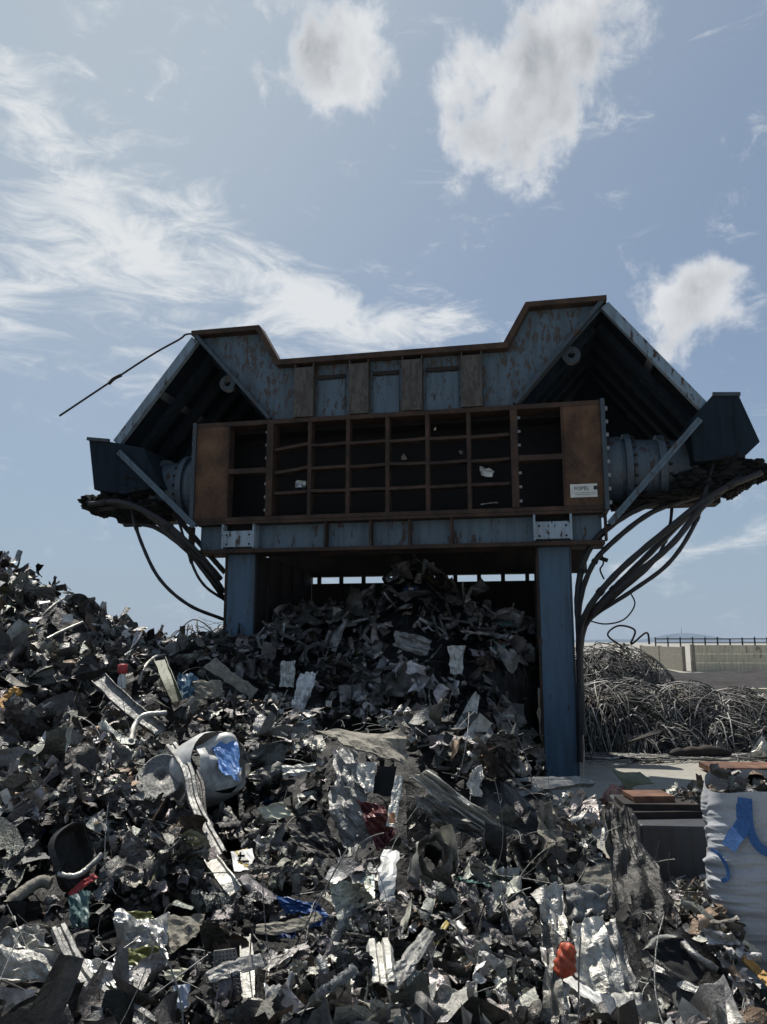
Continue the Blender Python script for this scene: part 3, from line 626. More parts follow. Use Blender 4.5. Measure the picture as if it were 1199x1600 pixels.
def tones(g, n):
    v = np.exp(g.normal(-1.6, .65, n)); v = np.clip(v, .02, .65); br = g.random(n)
    v = np.where(br > .96, g.uniform(.45, .72, n), v); t_ = np.repeat(v[:, None], 3, 1)*np.array([1, .975, .925])
    t_ = t_*(1+g.normal(0, .03, (n, 3))); b_ = g.random(n)
    brown = b_ < .05; t_[brown] = np.minimum(v[brown, None], .2)*np.array([1, .74, .55])
    s_ = b_ > .998; t_[s_] = np.array([.06, .14, .3])*g.uniform(.5, 1.3, (s_.sum(), 1))
    s_ = (b_ > .995) & (b_ < .998); t_[s_] = np.array([.26, .25, .15])*g.uniform(.5, 1.4, (s_.sum(), 1))
    s_ = (b_ > .993) & (b_ < .995); t_[s_] = np.array([.07, .14, .13])*g.uniform(.5, 1.3, (s_.sum(), 1))
    return np.clip(t_, 0.01, .85)

# ------------------------------------------------------------------ PLACED PIECES (one object each), landmarks of the heap
FP = []        # places kept clear for the individually modelled pieces
LM = []        # (px, py, phrase) landmarks for labels
def rayp(px, py, t_): P = ray(px, py)*t_; P[2] += CH; return P
def patch(corners, name, mat, label, cat, nx=14, ny=10, cr=.03, lift=.12, solid=.004, tilt=.35, bends=0, seed=1, parent=None, ncr=6, amp_z=None, smooth=False, land=None, edge=.04):
    """sheet given by 4 photo corners (tl,tr,br,bl) laid on the heap's own depth, then creased"""
    g = np.random.default_rng(seed); cx, cy = np.mean([c[0] for c in corners]), np.mean([c[1] for c in corners])
    _, tc_ = hit(cx, cy); C = []
    for (px, py) in corners:
        _, tt = hit(px, py); tt = tc_+np.clip((tt-tc_)*tilt, -.5, .5); C.append(rayp(px, py, tt-lift))
    C = np.array(C); U, Vv, f = grid_uv(nx, ny); s, r = U+.5, Vv+.5
    P = ((1-s)*(1-r))[..., None]*C[0]+(s*(1-r))[..., None]*C[1]+(s*r)[..., None]*C[2]+((1-s)*r)[..., None]*C[3]
    n_ = np.cross(C[1]-C[0], C[3]-C[0]); n_ /= np.linalg.norm(n_); sz = np.linalg.norm(C[2]-C[0])
    h = creases(g, U*1.6, Vv*1.6, ncr, cr)+cr*.8*fbm(U*6+seed, Vv*6, 4)
    P = P+n_*(h-h.mean())[..., None]
    e = edge*sz; ex = (C[1]-C[0])/np.linalg.norm(C[1]-C[0]); ey = (C[3]-C[0])/np.linalg.norm(C[3]-C[0])
    P = P+ex*(e*fbm(U*5+seed*3, Vv*5, 3)*2*(np.abs(U)*2)**3)[..., None]+ey*(e*fbm(U*5, Vv*5+seed*7, 3)*2*(np.abs(Vv)*2)**3)[..., None]
    P = P.reshape(-1, 3)
    if bends: P = rbend(g, P-P.mean(0), sz, bends, .9, .05, .3, False)+P.mean(0)
    cen = P.mean(0); o = np_mesh(name, P-cen, f, mat, parent, smooth); o.location = cen
    md = o.modifiers.new('thick', 'SOLIDIFY'); md.thickness = solid; md.offset = 0
    if parent is None: tag(o, label, cat)
    elif label: o['label'] = label
    cs = np.array(corners, float)
    for a_ in (.1, .37, .63, .9):
        for b_ in (.1, .37, .63, .9):
            p_ = (1-a_)*(1-b_)*cs[0]+a_*(1-b_)*cs[1]+a_*b_*cs[2]+(1-a_)*b_*cs[3]; FP.append((p_[0], p_[1], 3+.12*np.linalg.norm(cs[2]-cs[0])))
    if land: LM.append((cx, cy, land))
    return o
def strip_px(pts, w, name, mat, label, cat, lift=.1, prof='flat', th=.006, land=None, seed=2, tilt=.6):
    """bent bar/strip through photo points; w in metres"""
    tt = [hit(*p)[1] for p in pts]; tm = np.mean(tt); P = [rayp(p[0], p[1], tm+np.clip((a-tm)*tilt, -.6, .6)-lift) for p, a in zip(pts, tt)]
    for a_, b_ in zip(pts, pts[1:]):
        for k_ in (0, .33, .66, 1): FP.append((a_[0]+(b_[0]-a_[0])*k_, a_[1]+(b_[1]-a_[1])*k_, 3+.5*w*F/tm))
    P = np.array(smooth_path(P, 7)) if len(P) > 2 else np.array([P[0]+(P[1]-P[0])*k for k in np.linspace(0, 1, 10)])
    cen = P.mean(0); P = P-cen; mb = MB(); g = np.random.default_rng(seed)
    if prof == 'tube': mb.tube(P, w/2*(1+.08*g.normal(size=len(P))), 9)
    else:
        pr = {'flat': [(-.5, 0), (-.3, .05), (-.1, .0), (.1, .03), (.3, .05), (.5, 0)], 'chan': [(-.5, .3), (-.5, 0), (-.1, 0), (.1, 0), (.5, 0), (.5, .3)], 'corr': [(-.5, 0), (-.4, .2), (-.2, .2), (-.12, 0), (.12, 0), (.2, .2), (.4, .2), (.5, 0)]}[prof]
        v = []; k = len(pr)
        for i, p in enumerate(P):
            d = P[min(i+1, len(P)-1)]-P[max(i-1, 0)]; d /= np.linalg.norm(d); view = -(p+cen-np.array([0, 0, CH])); view /= np.linalg.norm(view)
            view = view+np.array([.0, .0, .7]); c_ = np.cross(d, view); c_ /= np.linalg.norm(c_); n_ = np.cross(c_, d); jw = w*(1+(.28 if prof == 'flat' else .1)*vnoise(i*.8+len(name)+w*77, 3.3)*2); kj = .4 if prof != 'flat' else 1; nb = vnoise(i*.9+w*31, 8.1)*.35*kj
            for q_, (a, b_) in enumerate(pr): v.append(p+c_*(a*jw+.05*w*vnoise(i*1.7, q_*2.3+w*50))+n_*w*(b_+nb*(a+.3)+.12*kj*vnoise(i*1.3+w*91, q_*1.7)))
        mb.add(v, [(i*k+j, i*k+j+1, (i+1)*k+j+1, (i+1)*k+j) for i in range(len(P)-1) for j in range(k-1)])
    o = mb.build(name, mat, None, solid=0 if prof == 'tube' else th); o.location = cen; tag(o, label, cat)
    if land: c2 = pts[len(pts)//2]; LM.append((c2[0], c2[1], land))
    return o
def rootat(name, px, py, lift, label, cat, land=None, rad=0):
    P, tt = hit(px, py); P = rayp(px, py, tt-lift); o = empty(name, tuple(P)); tag(o, label, cat); FP.append((px, py, rad or 30))
    if land: LM.append((px, py, land))
    return o, tt/F
def discmesh(n=36, prof=((0, 0), (.5, 0), (.8, .02), (.86, .12), (1, .14)), squash=1.0, wob=.03, seed=0):
    mb = MB(); g = np.random.default_rng(seed); ph = g.uniform(0, 6, 3); v = []
    for r, z in prof:
        for k in range(n): a = 2*math.pi*k/n; q_ = r*(1+wob*math.sin(2*a+ph[0])+wob*.6*math.sin(5*a+ph[1])); v.append((q_*math.cos(a), q_*math.sin(a)*squash, z+wob*r*math.sin(3*a+ph[2])))
    mb.add(v, [(i*n+k, i*n+(k+1) % n, (i+1)*n+(k+1) % n, (i+1)*n+k) for i in range(len(prof)-1) for k in range(n)], True); return mb
def facing(o, yaw=0, pitch=0, roll=0):
    """turn local +Z to the viewer's side, then yaw / pitch"""
    d = Vector((0, 0, CH))-Vector(o.location); q = d.to_track_quat('Z', 'Y').to_matrix()
    o.rotation_euler = (q @ Matrix.Rotation(R_(yaw), 3, 'Y') @ Matrix.Rotation(R_(pitch), 3, 'X') @ Matrix.Rotation(R_(roll), 3, 'Z')).to_euler()

# crushed white drum with the blue patch
dr, k = rootat('crushed_drum', 325, 1203, .15, 'dented dirty white drum with a bright blue patch lying in the heap', 'drum', 'the blue-patched white drum', 62)
g = np.random.default_rng(3); n = 40; ph = np.linspace(0, 2*math.pi, n, endpoint=False); rad = 58*k
def drumpart(z0, z1, a0, a1, mat, nm, off=0.0):
    A = np.linspace(a0, a1, 26); Zs = np.linspace(z0, z1, 12); PH, ZZ = np.meshgrid(A, Zs)
    rr = rad*(1+.10*fbm(PH*1.1+4, ZZ*7, 4)+.05*np.cos(2*PH))*(1-.25*np.clip((ZZ-.04)/.2, 0, 1)**2)+off
    P = np.stack([rr*np.cos(PH), rr*np.sin(PH)*.95, ZZ], -1); return grid_mesh(nm, P[..., 0], P[..., 1], P[..., 2], mat, dr, True)
drumpart(-.22, .17, 0, 2*math.pi, MT['dwhite'], 'shell'); cap = discmesh(40, ((0, .03), (.2, .02), (.45, -.01), (.62, .03), (.72, .0), (.8, -.02)), .95, .09, 3); c_ = cap.build('lid', MT['dwhite'], dr); c_.scale = (rad*.98, rad*.98, 1); c_.location = (0, 0, .17)
patch([(330, 1153), (372, 1158), (376, 1222), (346, 1208)], 'label_flap', MT['bpatch'], None, None, 16, 16, .022, .48, parent=None, seed=8).parent = None
bpy.data.objects['label_flap'].name = 'blue_sheet_scrap'; tag(bpy.data.objects['blue_sheet_scrap'], 'bright blue plastic scrap stuck on the side of the white drum', 'plastic')
facing(dr, 38, -20, 0)
# domed grey bowl left of it
bw, k = rootat('hub_bowl', 252, 1215, .22, 'round grey metal bowl half covered by a bent strip left of the white drum', 'bowl', 'the grey metal bowl', 36)
o = discmesh(40, ((0, -.03), (.12, -.03), (.14, .0), (.5, .01), (.8, .0), (.95, .04), (1, .03)), .95, .02, 5).build('bowl_shell', MT['grey'], bw); o.scale = (38*k, 38*k, .5); facing(bw, -15, -30)
strip_px([(268, 1165), (292, 1200), (303, 1250), (322, 1292), (345, 1335)], .085, 'bent_channel', MT['grey'], 'long bent grey metal channel curving down beside the white drum', 'metal channel', .34, 'corr', land='the bent grey channel')
strip_px([(290, 1180), (312, 1225), (318, 1275), (335, 1300)], .06, 'bent_channel', MT['dsheet'], 'dark bent metal channel just right of the long grey one', 'metal channel', .3, 'corr')
# black oval pan
pn, k = rootat('oval_pan', 105, 1342, .18, 'black oval pan standing on edge in the left of the heap', 'pan', 'the black oval pan', 42)
o = discmesh(40, ((0, 0), (.6, .0), (.84, .01), (.9, .07), (1, .09), (1.0, .03)), 1.35, .03, 9).build('pan_body', MT['dsheet'], pn); o.scale = (34*k, 34*k, 1); facing(pn, 32, -8, 6)
patch([(180, 1425), (262, 1432), (262, 1505), (180, 1500)], 'foil_bundle', MT['alu'], 'shiny crumpled foil bundle with yellow green print', 'foil', 26, 22, .06, .2, .003, ncr=12, seed=12, land='the shiny foil bundle')
patch([(196, 1424), (236, 1424), (240, 1436), (200, 1440)], 'printed_wrapper', plain('yellow_green_print', (.19, .19, .06), .4, scale=9, var=.5), 'yellow green wrapper edge above the shiny foil bundle', 'wrapper', 10, 6, .02, .24, seed=13)
patch([(196, 1482), (250, 1478), (240, 1508), (200, 1508)], 'printed_wrapper', plain('yellow_green_wrap', (.16, .16, .05), .4, scale=9, var=.5), 'yellow green wrapper folded under the shiny foil bundle', 'wrapper', 12, 8, .025, .24, seed=14)
patch([(247, 1432), (322, 1430), (308, 1466), (262, 1492)], 'beige_sheet', MT['tan'], 'flat beige sheet scrap right of the shiny foil bundle', 'sheet metal', 10, 8, .02, .2, seed=15, land='the flat beige sheet')
patch([(105, 1400), (142, 1395), (138, 1450), (112, 1446)], 'teal_scrap', MT['teal'], 'pale teal crumpled scrap above the shiny foil bundle', 'scrap', 10, 10, .03, .18, seed=16)
strip_px([(110, 1400), (125, 1385), (145, 1372), (150, 1368)], .035, 'red_strip', MT['red'], 'thin red plastic strip below the black oval pan', 'strip', .15, land='the red strip')
patch([(0, 1478), (120, 1490), (124, 1535), (0, 1530)], 'bright_sheet', MT['lgrey'], 'long pale creased metal sheet at the lower left edge of the heap', 'sheet metal', 26, 10, .035, .2, seed=17, land='the long pale sheet at lower left')
patch([(118, 1496), (205, 1505), (208, 1552), (120, 1538)], 'bright_sheet', MT['alu'], 'smooth bent aluminium sheet right of the long pale sheet', 'sheet metal', 20, 10, .03, .22, seed=18)
patch([(0, 1535), (130, 1532), (110, 1558), (0, 1592)], 'dark_sheet', MT['dsheet'], 'dark creased sheet under the long pale sheet', 'sheet metal', 20, 8, .05, .16, seed=19)
patch([(0, 1445), (62, 1448), (78, 1482), (0, 1490)], 'pale_sheet', MT['lgrey'], 'pale ragged sheet above the long pale sheet at lower left', 'sheet metal', 14, 8, .05, .2, seed=33)
strip_px([(92, 1450), (110, 1490), (130, 1525), (165, 1560), (210, 1585), (240, 1605)], .06, 'bent_gutter', MT['grey'], 'long curved grey gutter strip sweeping to the bottom edge', 'metal strip', .28, 'corr', land='the long curved gutter strip')
strip_px([(0, 1425), (35, 1395), (62, 1378), (80, 1380)], .06, 'bent_pipe', MT['tan'], 'dusty beige bent pipe end at the left edge of the heap', 'pipe', .2, 'tube')
strip_px([(90, 1366), (120, 1368), (145, 1350), (160, 1335)], .03, 'bent_pipe', MT['lgrey'], 'thin pale bent tube crossing the black oval pan', 'pipe', .26, 'tube')
# perforated tray
def grille(corners, name, label, lift, nx, ny, mat, land):
    _, tc_ = hit(np.mean([c[0] for c in corners]), np.mean([c[1] for c in corners])); C = np.array([rayp(px, py, tc_-lift+((1480-py)/400)*.3) for px, py in corners]); cen = C.mean(0); C = C-cen; mb = MB(); E = lambda s, r: Vector((1-s)*(1-r)*C[0]+s*(1-r)*C[1]+s*r*C[2]+(1-s)*r*C[3])
    for i in range(nx+1): mb.bar(E(i/nx, 0), E(i/nx, 1), .006, .006)
    for j in range(ny+1): mb.bar(E(0, j/ny), E(1, j/ny), .007, .005)
    o = mb.build(name, mat); o.location = cen; tag(o, label, 'grille'); LM.append((corners[0][0], corners[0][1]+25, land))
grille([(335, 1487), (368, 1483), (378, 1552), (335, 1548)], 'vent_grille', 'grey perforated grille panel near the bottom of the heap', .2, 6, 10, MT['grey'], 'the perforated grille')
strip_px([(383, 1465), (386, 1500), (388, 1560)], .045, 'square_tube', MT['lgrey'], 'upright pale square tube right of the perforated grille', 'tube', .2, 'chan')
strip_px([(325, 1528), (365, 1512), (410, 1500)], .05, 'metal_strip', MT['grey'], 'grey flat strip laid across the perforated grille', 'metal strip', .3, 'flat')
patch([(412, 1538), (468, 1532), (440, 1562), (418, 1570)], 'bright_foil', MT['alu'], 'bright white folded foil near the bottom centre left', 'foil', 12, 8, .05, .2, seed=21, land='the bright folded foil')
patch([(271, 1540), (296, 1538), (292, 1578), (272, 1575)], 'pale_tin', plain('pale_blue_tin', (.4, .44, .5), .4), 'small pale blue tin scrap right of the curved gutter strip', 'tin', 6, 6, .02, .2, seed=22)
patch([(256, 1518), (292, 1512), (285, 1533), (262, 1532)], 'cream_scrap', MT['cream'], 'small cream wedge of scrap below the flat beige sheet', 'scrap', 6, 5, .02, .24, seed=23)
# yellow marked can and beige strips
patch([(360, 1330), (394, 1328), (398, 1358), (366, 1362)], 'printed_tin', MT['dwhite'], 'flattened white tin with yellow and black print', 'tin', 8, 6, .01, .25, seed=24, land='the yellow printed tin')
patch([(368, 1329), (386, 1327), (389, 1354), (373, 1356)], 'tin_print', MT['yellow'], None, None, 6, 6, .008, .262, seed=24)
tp_ = bpy.data.objects['tin_print']; ti_ = bpy.data.objects['printed_tin']; tp_.location = Vector(tp_.location)-Vector(ti_.location); tp_.parent = ti_
for kk in ('label', 'category'):
    if kk in tp_: del tp_[kk]
for j, (x0, x1, yy) in enumerate(((-.045, -.005, .03), (-.05, .02, .0), (-.02, .03, -.03))):
    q = MB(); q.box(x0+.02, x1+.02, -.026, -.022, yy-.006, yy+.006); q.box(x0+.03, x0+.04, -.026, -.022, yy-.02, yy+.02); q.build('black_print', MT['ink'], ti_)
strip_px([(330, 1345), (350, 1372), (368, 1395)], .075, 'beige_strip', MT['lgrey'], 'short pale grey box strip left of the yellow printed tin', 'metal strip', .22, 'chan')
patch([(402, 1262), (440, 1252), (460, 1275), (418, 1284)], 'cream_plate', MT['cream'], 'small flat cream plate right of the white drum', 'plate', 8, 6, .015, .22, seed=25, land='the small cream plate')
patch([(441, 1198), (495, 1192), (492, 1206), (443, 1215)], 'plank', MT['lgrey'], 'weathered pale plank between the drum and the tan sheet', 'plank', 12, 6, .02, .2, .02, seed=26)
# blue rag pieces
patch([(430, 1400), (495, 1412), (515, 1432), (448, 1426)], 'blue_rag', MT['bluep'], 'crumpled blue plastic sheet in the lower centre of the heap', 'plastic sheet', 16, 10, .04, .2, seed=27, land='the crumpled blue plastic sheet')
patch([(468, 1432), (522, 1436), (520, 1448), (470, 1450)], 'blue_rag', MT['bluep'], 'darker blue plastic flap just under the crumpled blue sheet', 'plastic sheet', 12, 6, .03, .18, seed=28)
patch([(432, 1445), (465, 1446), (462, 1468), (436, 1466)], 'blue_rag', plain('navy_plastic', (.015, .035, .12), .45), 'small navy blue plastic scrap lower left of the blue sheet', 'plastic sheet', 8, 6, .03, .18, seed=29)
strip_px([(400, 1452), (440, 1450), (480, 1440), (500, 1430)], .05, 'metal_strip', MT['tan'], 'dusty tan strip across the crumpled blue plastic sheet', 'metal strip', .28, 'flat')
# tan sheet and centre pieces
patch([(492, 1142), (636, 1140), (634, 1196), (556, 1170)], 'tan_sheet', MT['tan'], 'flat dusty tan metal sheet in the centre of the heap', 'sheet metal', 20, 10, .025, .28, .012, seed=31, land='the dusty tan sheet')
patch([(520, 1170), (560, 1172), (560, 1230), (525, 1245)], 'grey_sheet', MT['grey'], 'curved grey sheet hanging below the left end of the tan sheet', 'sheet metal', 12, 12, .03, .3, seed=32)
patch([(560, 1192), (590, 1192), (580, 1240), (556, 1245)], 'pale_flake', MT['lgrey'], 'pale speckled flap just below the dusty tan sheet', 'sheet metal', 8, 10, .02, .3, seed=34)
patch([(590, 1197), (620, 1198), (612, 1246), (584, 1240)], 'duct_mouth_dark', MT['black'], 'black sheet painting the dark opening of a buried duct below the tan sheet', 'duct', 6, 6, .004, .12, seed=35)  # flat black sheet, the shade inside the opening put into its colour
patch([(512, 1230), (560, 1225), (600, 1300), (540, 1345)], 'grey_sheet', MT['grey'], 'large dull grey draped sheet below the tan sheet', 'sheet metal', 18, 18, .05, .22, seed=36, land='the large draped grey sheet')
patch([(556, 1250), (600, 1260), (620, 1310), (590, 1330)], 'dark_red_sheet', plain('dark_red_paint', (.10, .03, .03), .4, .3, .5), 'dark sheet with faded red paint right of the draped grey sheet', 'sheet metal', 14, 12, .05, .26, seed=37, land='the dark red painted sheet')
patch([(440, 1290), (500, 1270), (545, 1330), (505, 1350)], 'grey_sheet', MT['dsheet'], 'dark sheet lying left of the draped grey sheet', 'sheet metal', 14, 12, .06, .2, seed=38)
strip_px([(624, 1212), (618, 1250), (610, 1292)], .05, 'white_strip', MT['lgrey'], 'narrow pale strip hanging right of the dark duct opening', 'metal strip', .34, 'flat')
patch([(609, 1270), (618, 1270), (618, 1286), (607, 1286)], 'orange_flake', plain('orange_flake_paint', (.5, .25, .12), .6), 'tiny orange flake at the tip of the narrow pale strip', 'scrap', 4, 4, .01, .4, seed=39)
strip_px([(612, 1330), (605, 1365), (606, 1410)], .085, 'white_strip', MT['dwhite'], 'short upright white strip in the lower centre of the heap', 'metal strip', .3, 'flat', land='the upright white strip')
# long crushed pale sheet diagonal
patch([(640, 1215), (672, 1205), (792, 1292), (770, 1310)], 'crushed_sheet', MT['lgrey'], 'long crushed pale panel lying diagonally across the centre', 'sheet metal', 28, 8, .07, .22, seed=41, land='the long crushed pale panel')
patch([(640, 1245), (700, 1250), (770, 1312), (690, 1300)], 'crushed_sheet', MT['grey'], 'duller crushed panel folded under the long pale one', 'sheet metal', 22, 10, .07, .16, seed=42)
# rolled ring
rr_, k = rootat('rolled_sheet', 678, 1342, .24, 'rolled up pale metal sheet with a round dark hole facing out', 'rolled sheet', 'the rolled sheet with a hole', 40)
PH, ZZ = np.meshgrid(np.linspace(0, 2*math.pi*2.2, 90), np.linspace(-.2, .06, 10)); rr = (15+9*PH/(2*math.pi)/1.1*1.6)*k*(1+.38*fbm(np.cos(PH)*2+PH*.2, ZZ*7+np.sin(PH)*2, 4))
o = grid_mesh('roll_body', rr*np.cos(PH)*.85, rr*np.sin(PH)*1.05, ZZ+.04*fbm(PH*2, ZZ*3+7, 3), MT['lgrey'], rr_, True); facing(rr_, 12, -15)
o = grid_mesh('roll_hole_dark', rr[:, :30]*np.cos(PH[:, :30])*.85*.9, rr[:, :30]*np.sin(PH[:, :30])*.9, ZZ[:, :30]*.8-.03, MT['black'], rr_, True)  # black inner coil paints the dark of the hole
# upper pieces in the shade
patch([(742, 1080), (750, 1090), (742, 1130), (702, 1152)], 'pale_sheet', MT['lgrey'], 'pale leaf shaped sheet below the right leg side of the pile', 'sheet metal', 10, 12, .03, .25, seed=43, land='the pale leaf shaped sheet')
patch([(838, 1075), (862, 1085), (868, 1160), (846, 1158)], 'pale_sheet', MT['tan'], 'pale beige torn sheet beside the right blue leg', 'sheet metal', 10, 14, .04, .25, seed=44, land='the beige sheet beside the right leg')
patch([(700, 1010), (728, 1008), (722, 1055), (704, 1052)], 'pale_sheet', MT['lgrey'], 'small pale sheet high on the pile under the press', 'sheet metal', 8, 10, .03, .25, seed=45, land='the small pale sheet high on the pile')
patch([(618, 985), (675, 1000), (668, 1025), (614, 1010)], 'grey_sheet', MT['grey'], 'crumpled grey sheet high in the middle under the press', 'sheet metal', 14, 10, .06, .25, seed=46, land='the crumpled sheet high under the press')
patch([(470, 1050), (497, 1050), (475, 1110), (455, 1105)], 'bright_sheet', MT['alu'], 'bright torn strip of sheet on the shaded slope', 'sheet metal', 10, 16, .05, .25, seed=47, land='the bright torn strip on the slope')
patch([(440, 1035), (462, 1032), (458, 1075), (437, 1072)], 'bright_sheet', MT['lgrey'], 'pale crumpled flake left of the bright torn strip', 'sheet metal', 10, 10, .05, .2, seed=48)
strip_px([(328, 1036), (360, 1060), (398, 1085)], .16, 'wide_plank', MT['tan'], 'wide pale grey plank lying down the slope below the left leg', 'plank', .3, 'flat', .03, land='the wide plank below the left leg')
patch([(300, 1065), (345, 1062), (350, 1088), (305, 1092)], 'tan_scrap', MT['tan'], 'tan folded scrap left of the wide plank', 'scrap', 10, 8, .06, .22, seed=49)
strip_px([(155, 1062), (200, 1105), (252, 1145)], .14, 'long_bar', MT['grey'], 'long straight grey profile bar on the left slope', 'bar', .3, 'chan', land='the long grey profile bar')
strip_px([(250, 1032), (262, 1062), (277, 1096)], .12, 'olive_bar', MT['olive'], 'short olive green bar standing on the left slope', 'bar', .3, 'chan', land='the olive green bar')
strip_px([(214, 1082), (222, 1050), (240, 1028), (258, 1024)], .035, 'bent_tube', MT['lgrey'], 'thin pale tube bent in a hook beside the olive bar', 'tube', .3, 'tube')
strip_px([(205, 1158), (210, 1135), (225, 1118), (260, 1114)], .05, 'bent_tube', MT['lgrey'], 'pale bent tube curving over the slope above the drum', 'tube', .32, 'tube', land='the pale bent tube above the drum')
strip_px([(70, 1000), (100, 985), (130, 972)], .04, 'bent_tube', MT['lgrey'], 'thin pale tube lying across the upper left heap', 'tube', .3, 'tube')
strip_px([(60, 968), (85, 945), (100, 935)], .04, 'bent_tube', MT['grey'], 'thin grey tube rising near the top of the left heap', 'tube', .3, 'tube')
strip_px([(0, 1108), (12, 1092), (30, 1077)], .13, 'orange_strip', plain('orange_board', (.45, .22, .03), .6), 'orange yellow strip at the left edge of the heap', 'strip', .25, 'flat', land='the orange strip at the left edge')
patch([(97, 960), (114, 960), (114, 972), (98, 972)], 'white_scrap', MT['dwhite'], 'small white scrap near the top of the left heap', 'scrap', 5, 5, .01, .3, seed=50, land='the small white scrap on the left heap')
bt, k = rootat('small_bottle', 191, 1060, .3, 'small white bottle with a red cap on the left slope', 'bottle', 'the red capped bottle', 8)
q = MB(); q.tube([(0, 0, -.1), (0, 0, .0), (0, 0, .03), (0, 0, .05)], [.045, .045, .03, .02], 14); q.build('bottle_body', MT['white'], bt)
q = MB(); q.tube([(0, 0, .05), (0, 0, .06), (0, 0, .14), (0, 0, .15)], [.03, .05, .05, .03], 14); q.build('cap', MT['red'], bt)
patch([(280, 1050), (312, 1058), (300, 1088), (272, 1096)], 'blue_scrap', plain('dull_blue', (.05, .11, .17), .5), 'dull blue crumpled scrap right of the olive bar', 'scrap', 10, 8, .05, .22, seed=51)
# lower right pieces
patch([(832, 1395), (880, 1375), (892, 1478), (850, 1480)], 'bright_sheet', MT['lgrey'], 'bright creased sheet just above the orange can', 'sheet metal', 14, 22, .05, .22, seed=52, land='the bright creased sheet')
patch([(880, 1378), (955, 1385), (950, 1425), (892, 1445)], 'curled_sheet', MT['grey'], 'curled grey sheet right of the bright creased sheet', 'sheet metal', 18, 12, .05, .26, seed=53, smooth=True, land='the curled grey sheet')
patch([(918, 1355), (955, 1350), (957, 1384), (905, 1382)], 'yellowish_sheet', MT['tan'], 'small yellowish beige triangle above the curled grey sheet', 'sheet metal', 8, 8, .01, .24, seed=54)
patch([(895, 1445), (940, 1430), (985, 1560), (905, 1560)], 'pale_sheet', MT['lgrey'], 'tall pale panel right of the orange can', 'sheet metal', 16, 26, .035, .2, seed=55, land='the tall pale panel')
patch([(937, 1440), (962, 1440), (1000, 1545), (968, 1550)], 'folded_strip', MT['grey'], 'folded grey strip along the right side of the tall pale panel', 'metal strip', 10, 24, .03, .24, seed=56, smooth=True)
patch([(958, 1550), (1003, 1556), (1005, 1585), (950, 1582)], 'curled_end', MT['lgrey'], 'rounded pale sheet end at the foot of the tall pale panel', 'sheet metal', 12, 8, .015, .24, .006, seed=57, smooth=True)
strip_px([(887, 1530), (915, 1550), (950, 1572)], .035, 'white_strip', MT['dwhite'], 'thin white rod below the orange can', 'metal strip', .3, 'flat')
patch([(845, 1478), (888, 1485), (890, 1600), (852, 1600)], 'pale_sheet', MT['lgrey'], 'pale upright sheet at the bottom edge under the orange can', 'sheet metal', 12, 20, .05, .16, seed=58)
oc, k = rootat('orange_can', 885, 1502, .40, 'crushed red orange can wedged between pale sheets', 'can', 'the crushed orange can', 22)
PH, ZZ = np.meshgrid(np.linspace(0, 2*math.pi, 26), np.linspace(-1, 1, 16)); rr = 15*k*(1-.35*np.abs(ZZ)**3)*(1+.5*fbm(np.cos(PH)*2+5, ZZ*3+np.sin(PH)*2, 4)-.22*np.abs(np.sin(ZZ*7+np.cos(PH)*2)))
rr = np.where(np.abs(ZZ) > .99, .001, rr)
grid_mesh('can_body', rr*np.cos(PH), ZZ*24*k, rr*np.sin(PH)*.7, MT['orange'], oc, True); facing(oc, 5, 0, -12)
patch([(1006, 1480), (1060, 1462), (1112, 1510), (1080, 1545)], 'black_barrel', MT['black'], 'black open mouth of a crushed barrel at lower right', 'barrel', 16, 14, .02, .12, seed=60, smooth=True, land='the black barrel mouth')
strip_px([(1008, 1490), (1030, 1468), (1062, 1470), (1085, 1492), (1120, 1515)], .035, 'barrel_rim', MT['grey'], 'thin curved rim arching over the black barrel mouth', 'rim', .2, 'tube')
patch([(1012, 1530), (1040, 1515), (1150, 1570), (1100, 1600)], 'curved_cover', MT['dsheet'], 'dark curved cover with a bright rim at the bottom right', 'cover', 26, 12, .02, .2, seed=61, smooth=True, land='the dark curved cover')
strip_px([(1022, 1512), (1060, 1535), (1105, 1555), (1150, 1580)], .03, 'bent_strip', MT['lgrey'], 'bright bent rim along the dark curved cover', 'rim', .28, 'flat')
patch([(945, 1262), (985, 1272), (1068, 1440), (960, 1500)], 'hanging_sheet', MT['dsheet'], 'big dark wrinkled sheet hanging down the right side of the pile', 'sheet metal', 26, 36, .05, .22, seed=62, land='the big dark hanging sheet')
strip_px([(943, 1258), (943, 1300), (938, 1340), (947, 1365)], .025, 'bright_rod', MT['alu'], 'thin bright strip on the left edge of the dark hanging sheet', 'metal strip', .3, 'flat')
patch([(735, 1205), (752, 1195), (748, 1245), (732, 1240)], 'grey_block', MT['lgrey'], 'pale upright flake right of the tan sheet', 'sheet metal', 8, 12, .03, .2, seed=63)
strip_px([(780, 1238), (850, 1226), (918, 1222)], .15, 'flat_beam', MT['grey'], 'broad dusty grey beam lying level at the foot of the right leg', 'beam', .25, 'flat', .05, land='the dusty beam at the right leg foot')
patch([(838, 1255), (870, 1262), (880, 1330), (850, 1325)], 'olive_lump', MT['tan'], 'brownish stained torn sheet right of the centre panel', 'sheet metal', 10, 14, .07, .2, seed=64)
strip_px([(683, 1475), (688, 1460), (700, 1440)], .02, 'yellow_strip', MT['yellow'], 'thin yellow strip below the rolled sheet', 'strip', .24, 'flat')
strip_px([(592, 1475), (596, 1505), (600, 1540)], .1, 'white_channel', MT['lgrey'], 'short rounded pale channel near the bottom centre', 'channel', .22, 'corr', land='the rounded pale channel')
strip_px([(672, 1455), (640, 1500), (605, 1545)], .06, 'long_flake', MT['grey'], 'long thin ragged flake slanting near the bottom centre', 'metal strip', .24, 'flat')
